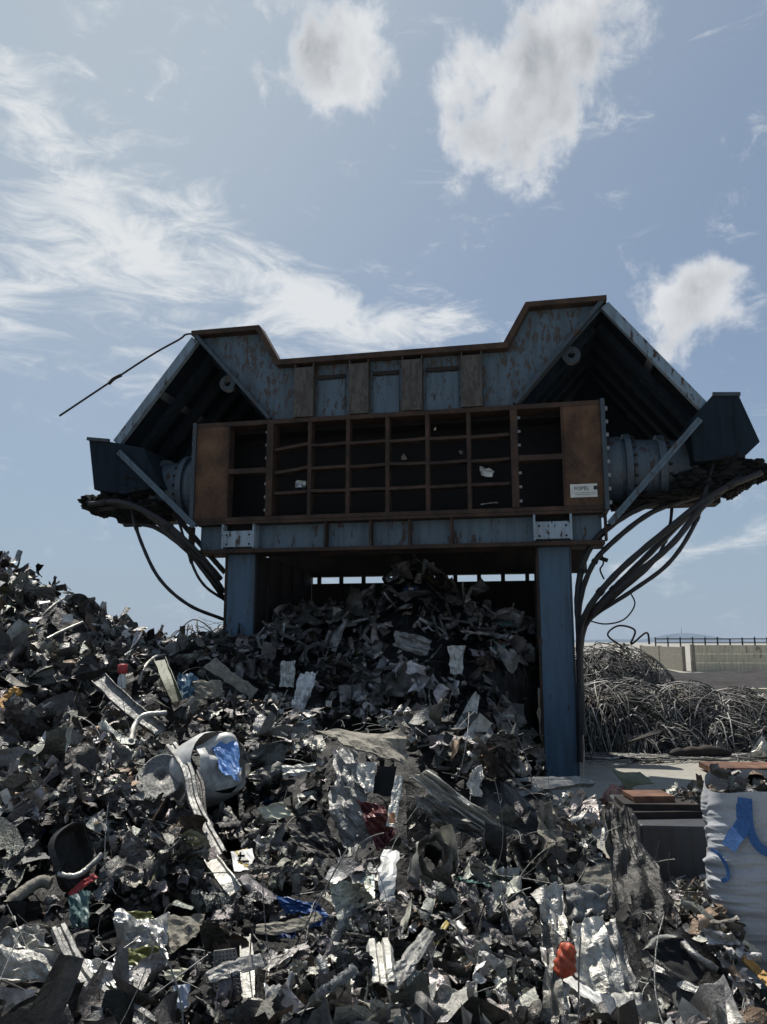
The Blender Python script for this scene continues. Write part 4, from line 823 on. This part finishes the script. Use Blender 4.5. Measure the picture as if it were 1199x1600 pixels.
patch([(670, 1560), (745, 1530), (752, 1600), (690, 1600)], 'ribbed_sheet', MT['lgrey'], 'pale ribbed sheet at the bottom edge right of centre', 'sheet metal', 26, 14, .05, .18, ncr=10, seed=65, land='the pale ribbed sheet')
strip_px([(1160, 1497), (1182, 1515), (1205, 1540)], .035, 'wooden_strip', MT['wood'], 'yellow wooden strip at the right edge of the picture', 'wood', .06, 'flat', .015)

# ------------------------------------------------------------------ RIGHT SIDE: bag, block, rusty plates
fab = plain('bag_fabric', (.42, .43, .445), .75, scale=70, var=.10, bs=.25, bd=.003)
bagc = Vector((2.38, 4.66, -.04)); bag = empty('bulk_bag', tuple(bagc), R_(-22)); tag(bag, 'large white woven bulk bag with blue lifting straps at the right edge', 'bulk bag')
bag.scale = (1, 1, .95); n = 150; mz = 190; a = np.linspace(0, 2*math.pi, n, endpoint=False); zz = np.linspace(0, 1, mz); AA, ZV = np.meshgrid(a, zz)
def bagshape(AA, ZV, off=0.0):
    sq = (np.abs(np.cos(AA))**5+np.abs(np.sin(AA))**5)**(-.2)
    r = .475*sq*(1+.05*np.sin(ZV*math.pi)-.05*np.clip(.12-ZV, 0, 1)*4)
    rg = lambda a_, b_, sd_: 1-2.6*np.abs(fbm(np.cos(AA)*a_+sd_, ZV*b_+np.sin(AA)*a_*1.3+sd_*.7, 3))
    env = np.clip((1.0-ZV)*5, 0, 1)*(.35+.9*np.clip(fbm(np.cos(AA)*1.5+7, ZV*2.5+np.sin(AA)+2, 2)+.45, 0, 1))
    r = r+env*(.030*rg(1.2, 11, 2.0)+.014*rg(2.4, 26, 9.0)+.006*rg(5, 60, 5.0))-.02+.045*fbm(np.cos(AA)*1.1, ZV*2+np.sin(AA)+8, 3)+off
    return r*np.cos(AA), r*np.sin(AA), ZV*1.08+.018*np.sin(AA*3+1)*ZV+.03*fbm(AA*2, ZV*0+3, 2)*ZV
BX, BY, BZ = bagshape(AA, ZV); v = np.stack([BX, BY, BZ], -1).reshape(-1, 3)
i = np.arange((mz-1)*n); r_ = i//n; c_ = i % n; f = np.stack([r_*n+c_, r_*n+(c_+1) % n, (r_+1)*n+(c_+1) % n, (r_+1)*n+c_], 1)
np_mesh('bag_body', v, f, fab, bag)
def strap(pts, w=.05):          # pts (angle, z, off)
    P = []
    for (a_, z_, off) in pts: x, y, z = bagshape(np.array([a_]), np.array([z_]), off); P.append((float(x[0]), float(y[0]), float(z_*1.08)))
    P = np.array(smooth_path(P, 8)); v = []
    for i in range(len(P)):
        d = P[min(i+1, len(P)-1)]-P[max(i-1, 0)]; d /= np.linalg.norm(d); out = np.array([P[i][0], P[i][1], 0]); out /= np.linalg.norm(out); c_ = np.cross(d, out); c_ /= (np.linalg.norm(c_)+1e-9); v += [P[i]-c_*w/2, P[i]+c_*w/2]
    mb = MB(); mb.add(v, [(2*i, 2*i+1, 2*i+3, 2*i+2) for i in range(len(P)-1)], True); mb.sm = [False]*len(mb.f); mb.build('strap', MT['sblue'], bag, solid=.002)
a0 = -math.pi/2   # facing the viewer
strap([(a0-.56, .985, .012), (a0-.56, .86, .016), (a0-.62, .79, .02), (a0-.66, .735, .03)], .085)
strap([(a0-.52, .985, .02), (a0-.50, .85, .03), (a0-.42, .76, .035), (a0-.28, .735, .035), (a0-.16, .80, .03), (a0-.08, .97, .015)], .05)
strap([(a0-.86, .70, .02), (a0-.76, .69, .02), (a0-.68, .64, .025), (a0-.67, .59, .02), (a0-.72, .565, .02)], .022)
for (tx, aa, z_, s_) in (('HE', a0-.76, .36, .07),):
    x, y, z = bagshape(np.array([aa]), np.array([z_]), .02); text(tx, s_, MT['sblue'], bag, (float(x[0]), float(y[0])-.01, z_*1.08), (R_(90), 0, R_(-20)), ext=.002)
# contents on top of bag
g = np.random.default_rng(91)
def merge(parts):
    vs, fs, ts = [], [], []; k = 0
    for P, f, t_ in parts: vs.append(P); fs.append(f+k); ts.append(np.repeat(t_[None], len(P), 0) if t_.ndim == 1 else t_); k += len(P)
    return np.concatenate(vs), np.concatenate(fs), np.concatenate(ts)
def scatter(g, cfun, n, s0, s1, kinds=('sheet', 'strip', 'lump'), tilt=.8, tmul=1.0):
    parts = []; T = tones(g, n)*tmul
    for i in range(n):
        P, f = KIND[kinds[g.integers(len(kinds))]][0](g); c_, nn = cfun(g); q_ = rand_rot(g, 1, np.array([nn]), np.array([tilt]))[0]
        parts.append(((P*g.uniform(s0, s1))@q_.T+c_, f, T[i]))
    return merge(parts)
v, f, t_ = scatter(g, lambda g: (np.array([g.uniform(-.38, .38), g.uniform(-.38, .38), 1.0+g.uniform(-.05, .06)]), (0, 0, 1)), 160, .08, .22)
o = np_mesh('scrap_filling', v, f, MT['scrap'], bag, False, t_); o['kind'] = 'stuff'
wb = empty('plastic_sack', (2.10, 4.05, 0)); tag(wb, 'small translucent white plastic sack in front of the bulk bag', 'sack')
q = MB(); lump(q, (0, 0, .24), (.13, .14, .26), 5, .5, 26); q.sm = [True]*len(q.f); q.build('sack_body', plain('white_film', (.55, .56, .62), .35, bs=.5, scale=9), wb)
q = MB(); lump(q, (.02, 0, .5), (.045, .05, .06), 9, .9, 12); q.build('knot', plain('white_film_knot', (.6, .6, .66), .4), wb)
wb.location = (2.17, 4.2, -.02)
# dark low block with plates and foil on it
q = MB(); q.box(-.55, .75, -.1, 1.1, 0, .42); blk = q.build('concrete_block', paint('grey_block', (.05, .054, .062), .3), bev=.02); blk.location = (2.52, 6.25, 0); blk.rotation_euler = (0, 0, R_(-5)); tag(blk, 'dark grey low block at the foot of the pile behind the bulk bag', 'block')
for i, (x, y, z, l, w, rz, mt, lb) in enumerate(((2.22, 6.62, .45, .62, .42, 4, 'rdark', 'dark lowest steel plate of the stack on the grey block'), (2.25, 6.65, .495, .60, .36, -3, 'rdark', 'dark middle steel plate of the stack on the grey block'), (2.2, 6.7, .54, .34, .28, 2, 'rbright', 'rusty orange steel plate on top of the stack on the block'))):
    q = MB(); q.box(-l/2, l/2, -w/2, w/2, -.018, .018); q.box(-l/2, l/2, -w/2-.01, -w/2+.02, -.03, .022); o = q.build('steel_plate', MT[mt], bev=.003); o.location = (x, y, z); o.rotation_euler = (0, 0, R_(rz)); tag(o, lb, 'steel plate', 'steel plates stacked on the grey block')
def pile_of(name, loc, rad, n, s0, s1, label, cat='scrap pile', tm=1.0, h=.1, kinds=('lump', 'sheet', 'strip')):
    g = np.random.default_rng(int(loc[0]*100+loc[1]*7))
    v, f, t_ = scatter(g, lambda g: ((lambda a, r: np.array([rad[0]*r*math.cos(a), rad[1]*r*math.sin(a), h*(1-r*r)*g.uniform(.3, 1)]))(g.uniform(0, 6.28), math.sqrt(g.random())), (0, 0, 1)), n, s0, s1, kinds, .8, tm)
    o = np_mesh(name, v, f, MT['scrap'], None, False, t_); o.location = loc; tag(o, label, cat, kind='stuff'); return o
pile_of('foil_pile', (2.72, 6.7, .44), (.38, .3), 90, .07, .2, 'heap of pale crumpled foil on the grey block beside the bag', tm=1.6, h=.18)
pile_of('rubble', (2.45, 5.5, 0), (.5, .9), 420, .04, .16, 'grey rubble and small scrap between the pile and the bulk bag', 'rubble', 1.0, .14)
pile_of('rubble', (2.25, 4.1, 0), (.55, .8), 500, .03, .13, 'small scattered scrap on the ground at the lower right', 'rubble', 1.1, .06)
pile_of('rubble', (2.75, 8.6, 0), (.6, .7), 120, .04, .14, 'small pale scrap on the concrete right of the blue leg', 'rubble', 1.4, .06)
# pink lump and dark piece on it
q = MB(); lump(q, (0, 0, .12), (.17, .14, .13), 21, .8, 16); o = q.build('pink_scrap', MT['pink']); o.location = (2.52, 8.6, 0.03); tag(o, 'dirty pink painted lump on the concrete right of the blue leg', 'scrap'); LM.append((950, 1232, 'the dirty pink lump'))
P, f = g_sheet(np.random.default_rng(5), 10, 8); o = np_mesh('torn_sheet', P*.36, f, MT['olive'], None, False); o.location = (2.68, 8.65, .32); o.rotation_euler = (.5, .2, .4); tag(o, 'dark olive torn sheet on top of the pink lump', 'sheet metal'); md = o.modifiers.new('thick', 'SOLIDIFY'); md.thickness = .008
# rusty plates and bent pieces before the cables
P0 = np.array([[5.25, 11.3], [6.35, 11.15], [6.2, 10.6], [5.25, 10.65]]); q = MB()
q = MB(); q.box(-.55, .55, -.28, .28, -.02, .02); q.box(-.55, .55, -.30, -.26, -.06, .02); q.box(-.55, -.5, -.26, .28, -.06, -.02); q.box(.3, .34, -.26, .28, -.06, -.02)
o = q.build('rusty_plate', MT['rbright'], bev=.004); o.location = (5.05, 11.15, .09); o.rotation_euler = (0, 0, R_(-4)); tag(o, 'flat orange rusted plate on the concrete before the cable pile', 'steel plate')
q = MB(); q.box(-.5, .5, -.25, .25, -.02, .03); o = q.build('rusty_plate', MT['rust'], bev=.004); o.location = (5.8, 10.2, .06); tag(o, 'dark rusted plate lying behind the bulk bag', 'steel plate')
dm = empty('rusty_drum', (5.15, 9.75, .35)); tag(dm, 'dark rusty drum cut by the right edge above the bulk bag', 'drum')
q = MB(); q.lathe_x([(-.3, 0), (-.3, .30), (-.28, .34), (-.2, .33), (.2, .33), (.28, .34), (.3, .3), (.3, 0)], 0, 0, 36); o = q.build('drum_shell', MT['rdark'], dm); q = MB(); q.lathe_x([(-.32, .30), (-.32, .35), (-.29, .35), (-.29, .3)], 0, 0, 36); q.build('rim', MT['rust'], dm); dm.rotation_euler = (0, 0, R_(70)); dm.location = (5.05, 9.6, .34)
q = MB(); q.tube(smooth_path([(0, 0, -.03), (.3, .05, .0), (.7, -.04, .03), (.95, 0, -.01)], 5), [.04, .07, .08, .09, .06, .08, .09, .07, .1, .09, .07, .08, .06, .06, .05, .03], 10); o = q.build('pipe_piece', MT['rdark']); o.location = (4.45, 12.4, .1); tag(o, 'dark flattened pipe lying in front of the cable pile', 'pipe')
P, f = g_strip(np.random.default_rng(8)); o = np_mesh('rusty_angle', P*np.array([.7, 1.2, .8]), f, MT['rdark'], None, False); o.location = (4.15, 12.25, .3); o.rotation_euler = (.3, -.9, .2); tag(o, 'bent rusty brown strip leaning on the cable pile', 'metal strip'); md = o.modifiers.new('thick', 'SOLIDIFY'); md.thickness = .02
P, f = g_lump(np.random.default_rng(9)); o = np_mesh('white_lump', P*.5, f, MT['lgrey'], None, False); o.location = (5.85, 12.3, .15); tag(o, 'pale crumpled lump on the ground by the cable pile', 'scrap')
q = MB(); q.box(-1.8, 1.8, -.1, .1, 0, .62); o = q.build('low_wall', mcw, bev=.02); o.location = (11.1, 20.3, 0); tag(o, 'low pale concrete slab behind the cable pile at the right edge', 'slab')

# ------------------------------------------------------------------ CABLE PILES
def cables(name, mounds, n, r0, r1, label, seed, ln=(0.6, 2.4), tm=1.0, curl=1.0):
    g = np.random.default_rng(seed); vs = []; fs = []; ts = []; k = 0; T = np.clip(tones(g, n)*tm, .012, .6)
    wts = np.array([m_[6] if len(m_) > 6 else 1 for m_ in mounds], float); wts /= wts.sum()
    for i in range(n):
        cx, cy, rx, ry, h, z0 = mounds[g.choice(len(mounds), p=wts)][:6]; a = g.uniform(0, 6.28); rr = g.random()**.45
        e = g.uniform(.2, 1)**.5; p = np.array([cx+rx*rr*math.cos(a), cy+ry*rr*math.sin(a), z0+h*math.sqrt(max(0, 1-rr*rr))*e])
        d = np.array([-math.sin(a)*g.choice([-1, 1]), math.cos(a), g.normal()*.35])+g.normal(size=3)*.35; d /= np.linalg.norm(d)
        L_ = g.uniform(*ln)*(.35 if g.random() < .35 else 1); m_ = 14; ax = g.normal(size=3); ax /= np.linalg.norm(ax); tot = g.normal()*2.6*curl; pts = []
        st = L_/m_; K = np.cross(np.eye(3), ax)
        for j in range(m_):
            pts.append(p.copy()); th = tot/m_+g.normal()*(.55 if g.random() < .12 else .12); d = d*math.cos(th)+np.cross(ax, d)*math.sin(th)+ax*(ax@d)*(1-math.cos(th)); p = p+d*st
            # keep within the mound's skin
            q_ = np.array([(p[0]-cx)/rx, (p[1]-cy)/ry]); r2 = q_@q_; top_ = z0+h*math.sqrt(max(0, 1-min(1, r2)))
            if p[2] > top_+.06: p[2] = top_+.05; d[2] = min(d[2], 0)
            if r2 > 1.1: d[:2] -= q_*.25
            if p[2] < .01: p[2] = .01; d[2] = abs(d[2])*.3
            d /= np.linalg.norm(d)
        pts = np.array(pts); rad = g.uniform(r0, r1); nn = 4; T_ = np.gradient(pts, axis=0); T_ /= np.linalg.norm(T_, axis=1)[:, None]
        U_ = np.cross(T_, [.1, .2, 1]); U_ /= np.linalg.norm(U_, axis=1)[:, None]; W_ = np.cross(T_, U_)
        ang = np.arange(nn)*2*math.pi/nn; V_ = pts[:, None]+rad*(U_[:, None]*np.cos(ang)[None, :, None]+W_[:, None]*np.sin(ang)[None, :, None])
        ii = np.arange((m_-1)*nn); r_ = ii//nn; c_ = ii % nn; fs.append(np.stack([r_*nn+c_, r_*nn+(c_+1) % nn, (r_+1)*nn+(c_+1) % nn, (r_+1)*nn+c_], 1)+k); vs.append(V_.reshape(-1, 3)); ts.append(np.repeat(T[i][None], m_*nn, 0)); k += m_*nn
    for (cx, cy, rx, ry, h, z0, *_) in mounds:          # dark solid core
        U, Vv = np.meshgrid(np.linspace(0, 2*math.pi, 33), np.linspace(0, math.pi/2, 12)); s_ = .9+.12*fbm(np.cos(U)*3+cx, Vv*3+np.sin(U)*3, 3)
        P = np.stack([cx+rx*s_*np.cos(U)*np.cos(Vv), cy+ry*s_*np.sin(U)*np.cos(Vv), z0-.02+h*s_*.93*np.sin(Vv)], -1).reshape(-1, 3); ii = np.arange(11*32); r_ = ii//32; c_ = ii % 32; a_ = r_*33+c_
        fs.append(np.stack([a_, a_+1, a_+34, a_+33], 1)+k); vs.append(P); ts.append(np.full((len(P), 3), .02)); k += len(P)
    o = np_mesh(name, np.concatenate(vs), np.concatenate(fs), MT['wire'], None, True, np.concatenate(ts)); tag(o, label, 'cable pile', kind='stuff'); return o
cables('cable_pile', [(4.1, 13.7, 1.3, .95, 1.14, 0, 1.6), (3.2, 13.6, .8, .8, 1.1, 0, 1), (6.3, 13.9, 1.1, .9, .98, 0, 1.3), (5.2, 13.8, 1.2, .85, 1.06, 0, 1.5), (5.8, 13.3, .8, .6, .6, 0, .7), (4.5, 13.1, .9, .5, .5, 0, .7)], 3400, .003, .014, 'tangled grey cables and wire heaped on the concrete right of the leg', 5, tm=.95)
cables('cable_pile', [(5.0, 17.6, 1.7, 1.5, 1.78, 0, 2), (3.4, 17.8, 1.4, 1.2, 1.7, 0, 1), (6.6, 17.3, 1.0, 1.0, .95, 0, 1)], 2000, .004, .014, 'darker tangle of cables rising behind the front cable pile', 6, tm=.6)
q = MB(); q.tube(smooth_path([(5.2, 17, 1.7), (4.9, 17, 1.95), (5.15, 17, 2.15), (5.5, 17, 2.05), (5.4, 17, 1.75), (5.75, 17, 2.0), (5.8, 17, 1.75)], 7), .022, 6)
tag(q.build('wire_loop', MT['rdark']), 'stiff wire loops standing up from the rear cable pile', 'wire')
cables('cable_pile', [(-3.9, 16.2, 1.3, 1.0, 2.22, 0, 1), (-3.0, 15.8, 1.0, .9, 2.15, 0, 1)], 700, .006, .02, 'bundled dusty cables heaped behind the left leg', 7, tm=.8, curl=.5)

# ------------------------------------------------------------------ THE HEAP
def sample_positions(g, n):
    out = []
    while len(out) < n:
        px = g.uniform(-60, 1150, 4000); py = g.uniform(870, 1680, 4000); tt = 1.2*(17/1.2)**g.random(4000)
        x = (px-CX)/F*tt; y = tt*1.04; ok = (y > 2.3) & (y < 14.3) & (g.random(4000) < 1.0) & (Hf(x, y, False) > .03)
        out += list(zip(x[ok], y[ok]))
    return np.array(out[:n])
# surface-density: per-kind batches with variant libraries
g = np.random.default_rng(77)
LIBN = {'sheet': 46, 'panel': 40, 'strip': 24, 'lump': 24, 'bar': 22, 'dish': 8, 'can': 8}
LIB = {k: [KIND[k][0](np.random.default_rng(1000+i*7+len(k))) for i in range(nv)] for k, nv in LIBN.items()}
HI = {'panel': lambda gg: g_panel(gg, 36, 10), 'sheet': lambda gg: g_sheet(gg, 22, 16), 'strip': lambda gg: g_strip(gg, 34, 5), 'lump': lambda gg: g_lump(gg, 26, 20), 'bar': lambda gg: g_bar(gg, 22), 'dish': lambda gg: g_dish(gg, 30, 8), 'can': lambda gg: g_can(gg, 24, 12)}
SZ = {'panel': (.52, .5), 'sheet': (.205, .6), 'strip': (.38, .55), 'lump': (.165, .5), 'bar': (.44, .5), 'dish': (.17, .35), 'can': (.14, .35)}
TOT = 16500
rec = []
for kd in KIND:
    n = int(TOT*KIND[kd][1]); pos = sample_positions(g, n); x, y = pos[:, 0], pos[:, 1]; e = .06
    nx_ = -(Hf(x+e, y)-Hf(x-e, y))/(2*e); ny_ = -(Hf(x, y+e)-Hf(x, y-e))/(2*e); nr = np.stack([nx_, ny_, np.ones(n)], 1); nr /= np.linalg.norm(nr, axis=1)[:, None]
    s = SZ[kd][0]*np.exp(g.normal(-.25, SZ[kd][1], n))*(.55+.075*np.clip(y, 2, 9)); s = s*np.exp(1.5*fbm(x*1.1+40, y*.8+11, 3)); s = np.clip(s, .05, np.where(y > 9.5, .5, 1.1)); s = np.minimum(s, {'sheet': 125, 'strip': 220, 'bar': 230, 'panel': 225}.get(kd, 70)/F*y*1.05)
    off = g.uniform(-.05, .10, n)+(-.1*(s-.2)); z = Hf(x, y)+off
    Q_ = rand_rot(g, n, nr, g.uniform(.2, 1.0, n)*np.clip(1.25-s*1.2, .45, 1)); T = np.clip(tones(g, n)*np.exp(1.3*fbm(x*1.3+70, y*1.0+31, 3))[:, None], .012, .85); var = g.integers(0, LIBN[kd], n)
    P3 = np.stack([x, y, z], 1); px, py, dp = proj(P3)
    FP_ = np.array(FP); dd = np.sqrt((px[:, None]-FP_[None, :, 0])**2+(py[:, None]-FP_[None, :, 1])**2)-FP_[None, :, 2]*.95-.27*(s*F/dp)[:, None]
    cov = (dd.min(1) < 0)
    z = np.where(cov, z-.18-s*.3, z); s = np.where(cov, s*.7, s); P3 = np.stack([x, y, z], 1)
    rec.append(dict(k=kd, P=P3, s=s, Q=Q_, T=T, var=var, px=px, py=py, area=(s*F/dp)*(1+off*3), dp=dp))
INDN = {'panel': 290, 'sheet': 290, 'strip': 250, 'lump': 220, 'bar': 200, 'dish': 60, 'can': 60}
NAME = {'panel': ('twisted_plate', 'metal plate', 'twisted plate', 'twisted metal plates in the scrap heap'), 'sheet': ('crumpled_sheet', 'sheet metal', 'crumpled sheet', 'crumpled metal sheets in the scrap heap'), 'strip': ('metal_strip', 'metal strip', 'bent strip', 'bent metal strips in the scrap heap'),
        'lump': ('crushed_lump', 'crushed metal', 'crushed lump', 'crushed metal lumps in the scrap heap'), 'bar': ('profile_bar', 'metal bar', 'profile bar', 'metal profile bars in the scrap heap'),
        'dish': ('bent_disc', 'metal disc', 'bent disc', 'bent metal discs in the scrap heap'), 'can': ('crushed_can', 'crushed can', 'crushed can', 'crushed cans in the scrap heap')}
LM += [(368, 985, 'the left blue leg'), (890, 1120, 'the right blue leg'), (640, 890, 'the peak of the pile'), (560, 950, 'the shaded slope under the press'), (30, 905, 'the top of the left heap'), (180, 960, 'the crest of the left heap'),
       (420, 980, 'the dark side wall inside the left leg'), (20, 1200, 'the left edge of the picture'), (20, 1330, 'the left edge by the black pan'), (740, 1580, 'the bottom edge'), (800, 980, 'the inside of the right leg')]
def describe(kd, T, px, py, sz, used):
    v = float(np.mean(T)); r, gr, b_ = T
    tone_ = 'bluish' if b_ > r*1.6 else 'yellowish' if r > b_*2 and gr > b_*1.8 else 'greenish' if gr > r*1.8 else 'rusty brown' if r > b_*1.5 else 'bright silvery' if v > .42 else 'pale grey' if v > .24 else 'grey' if v > .13 else 'dark grey' if v > .065 else 'blackish'
    size = 'large' if sz > 85 else 'medium' if sz > 50 else 'small'
    ds = sorted(((px-a)**2+(py-b2)**2, a, b2, ph) for a, b2, ph in LM); first = None
    for (d2, a, b2, ph) in ds[:7]:
        dd = math.sqrt(d2); dxx, dyy = px-a, py-b2
        if dd < 22: rel = 'against'
        elif abs(dxx) > 2*abs(dyy): rel = 'left of' if dxx < 0 else 'right of'
        elif abs(dyy) > 2*abs(dxx): rel = 'above' if dyy < 0 else 'below'
        else: rel = ('upper ' if dyy < 0 else 'lower ')+('left of' if dxx < 0 else 'right of')
        near = 'close ' if dd < 60 and rel != 'against' else ''
        lb = f'{size} {tone_} {NAME[kd][2]} {near}{rel} {ph}'
        if len(lb.split()) > 16: continue
        first = first or lb
        if lb not in used: return lb
    return first
vs, fs, ts, sms = [], [], [], []; k0 = 0; used = {}; nind = 0
for rc in rec:
    kd = rc['k']; n = len(rc['s']); inframe = (rc['px'] > 0) & (rc['px'] < 1199) & (rc['py'] > 870) & (rc['py'] < 1600)
    score = np.where(inframe, rc['area'], -1); top_i = set(np.argsort(-score)[:INDN[kd]].tolist()); top_i = {i for i in top_i if score[i] > 0}
    for i in sorted(top_i, key=lambda j: -score[j]):
        gg = np.random.default_rng(50000+nind*13+7); P, f = HI[kd](gg); P = P*rc['s'][i]
        P = P+.012*rc['s'][i]*gg.normal(size=P.shape); T = rc['T'][i]
        o = np_mesh(NAME[kd][0], P@rc['Q'][i].T, f, MT['scrap'], None, (kd in ('bar', 'can', 'dish', 'panel')) or gg.random() < .5, np.repeat(T[None], len(P), 0)); o.location = rc['P'][i]
        lb = describe(kd, T, rc['px'][i], rc['py'][i], rc['area'][i], used); used[lb] = 1; tag(o, lb, NAME[kd][1], NAME[kd][3]); nind += 1
    for vi in range(LIBN[kd]):
        idx = np.array([i for i in np.nonzero(rc['var'] == vi)[0] if i not in top_i], int)
        if not len(idx): continue
        P, f = LIB[kd][vi]; B = np.einsum('nij,pj->npi', rc['Q'][idx], P)*rc['s'][idx][:, None, None]+rc['P'][idx][:, None]
        m_ = len(P); vs.append(B.reshape(-1, 3)); fs.append((f[None]+(np.arange(len(idx))*m_)[:, None, None]).reshape(-1, 4)+k0); ts.append(np.repeat(rc['T'][idx], m_, 0)); k0 += m_*len(idx); sms.append(np.full(len(f)*len(idx), kd in ('panel', 'can', 'dish') or vi % 2 == 0))
# base of the heap, coloured near black for the shade in the gaps
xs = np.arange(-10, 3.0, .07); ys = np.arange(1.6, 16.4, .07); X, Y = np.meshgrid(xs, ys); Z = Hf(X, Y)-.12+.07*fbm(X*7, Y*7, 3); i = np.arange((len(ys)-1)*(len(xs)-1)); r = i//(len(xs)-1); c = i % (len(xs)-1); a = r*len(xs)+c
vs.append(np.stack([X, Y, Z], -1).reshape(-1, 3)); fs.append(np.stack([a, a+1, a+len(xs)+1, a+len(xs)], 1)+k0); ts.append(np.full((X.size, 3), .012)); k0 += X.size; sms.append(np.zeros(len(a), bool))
hp = np_mesh('scrap_heap', np.concatenate(vs), np.concatenate(fs), MT['scrap'], None, np.concatenate(sms), np.concatenate(ts)); tag(hp, 'vast heap of small crumpled scrap metal filling the foreground and running under the press', 'scrap heap', kind='stuff')
# wires sticking out of the heap
g = np.random.default_rng(31); vs = []
mb = MB()
for _ in range(420):
    x, y = sample_positions(g, 1)[0]; z = float(Hf(x, y)); P = [np.array([x, y, z])]; d = g.normal(size=3); d[2] = abs(d[2])*.5; d /= np.linalg.norm(d); cur = g.normal(size=3)*.22; L_ = g.uniform(.12, .7)
    for j in range(9):
        P.append(P[-1]+d*L_/9); d = d+cur; d[2] -= .03*j*.3; d /= np.linalg.norm(d)
    mb.tube(P, g.uniform(.0015, .004), 5, False)
o = mb.build('loose_wires', MT['grey']); tag(o, 'thin loose wires and rods poking out all over the heap', 'wire', kind='stuff')
# bits lying in the cells of the grid
for i, (px, py, s_, mt, lb) in enumerate(((468, 758, .16, 'alu', 'bright torn foil in the lower left cell of the grid'), (757, 742, .22, 'lgrey', 'fan shaped pale scrap in the right part of the grid'), (720, 708, .10, 'grey', 'small round grey lump in a cell of the grid'),
        (765, 789, .2, 'lgrey', 'thin pale strip on the bottom of the grid at right'), (630, 716, .10, 'tan', 'small tan crumb on the middle shelf of the grid'), (680, 672, .05, 'cream', 'tiny pale crumb on the upper shelf of the grid'))):
    p = L(px, py, .0); R3 = np.array([[UD[0], VD[0], 0], [UD[1], VD[1], 0], [0, 0, 1]]); wp = R3@np.array(p)+np.array([MO[0], MO[1], 0])
    gg = np.random.default_rng(300+i); P, f = (g_strip if 'strip' in lb else g_lump if 'lump' in lb or 'crumb' in lb else g_sheet)(gg)
    o = np_mesh('grid_scrap', P*s_*1.2, f, MT[mt], None, False); o.location = tuple(wp+np.array([0, 0, .02])); o.rotation_euler = (R_(80), R_(20*i if 'strip' not in lb else 0), R_(-10)); tag(o, lb, 'scrap')
    if 'strip' in lb: o.rotation_euler = (0, R_(-4), -A_)
print('individual pieces', nind, 'unique labels', len(used), 'verts', k0)

# thin air towards the hills
q = MB(); q.box(-1900, 3700, -80, 3500, -3, 70); hzm = bpy.data.materials.new('haze'); hzm.use_nodes = True; tt_ = hzm.node_tree; tt_.nodes.remove(tt_.nodes['Principled BSDF'])
pv = tt_.nodes.new('ShaderNodeVolumePrincipled'); pv.inputs['Color'].default_value = (.75, .85, 1, 1); pv.inputs['Density'].default_value = .00012; tt_.links.new(pv.outputs[0], tt_.nodes['Material Output'].inputs['Volume'])
hz = q.build('haze', hzm); tag(hz, 'thin blue haze of the air over the yard and hills', kind='stuff')
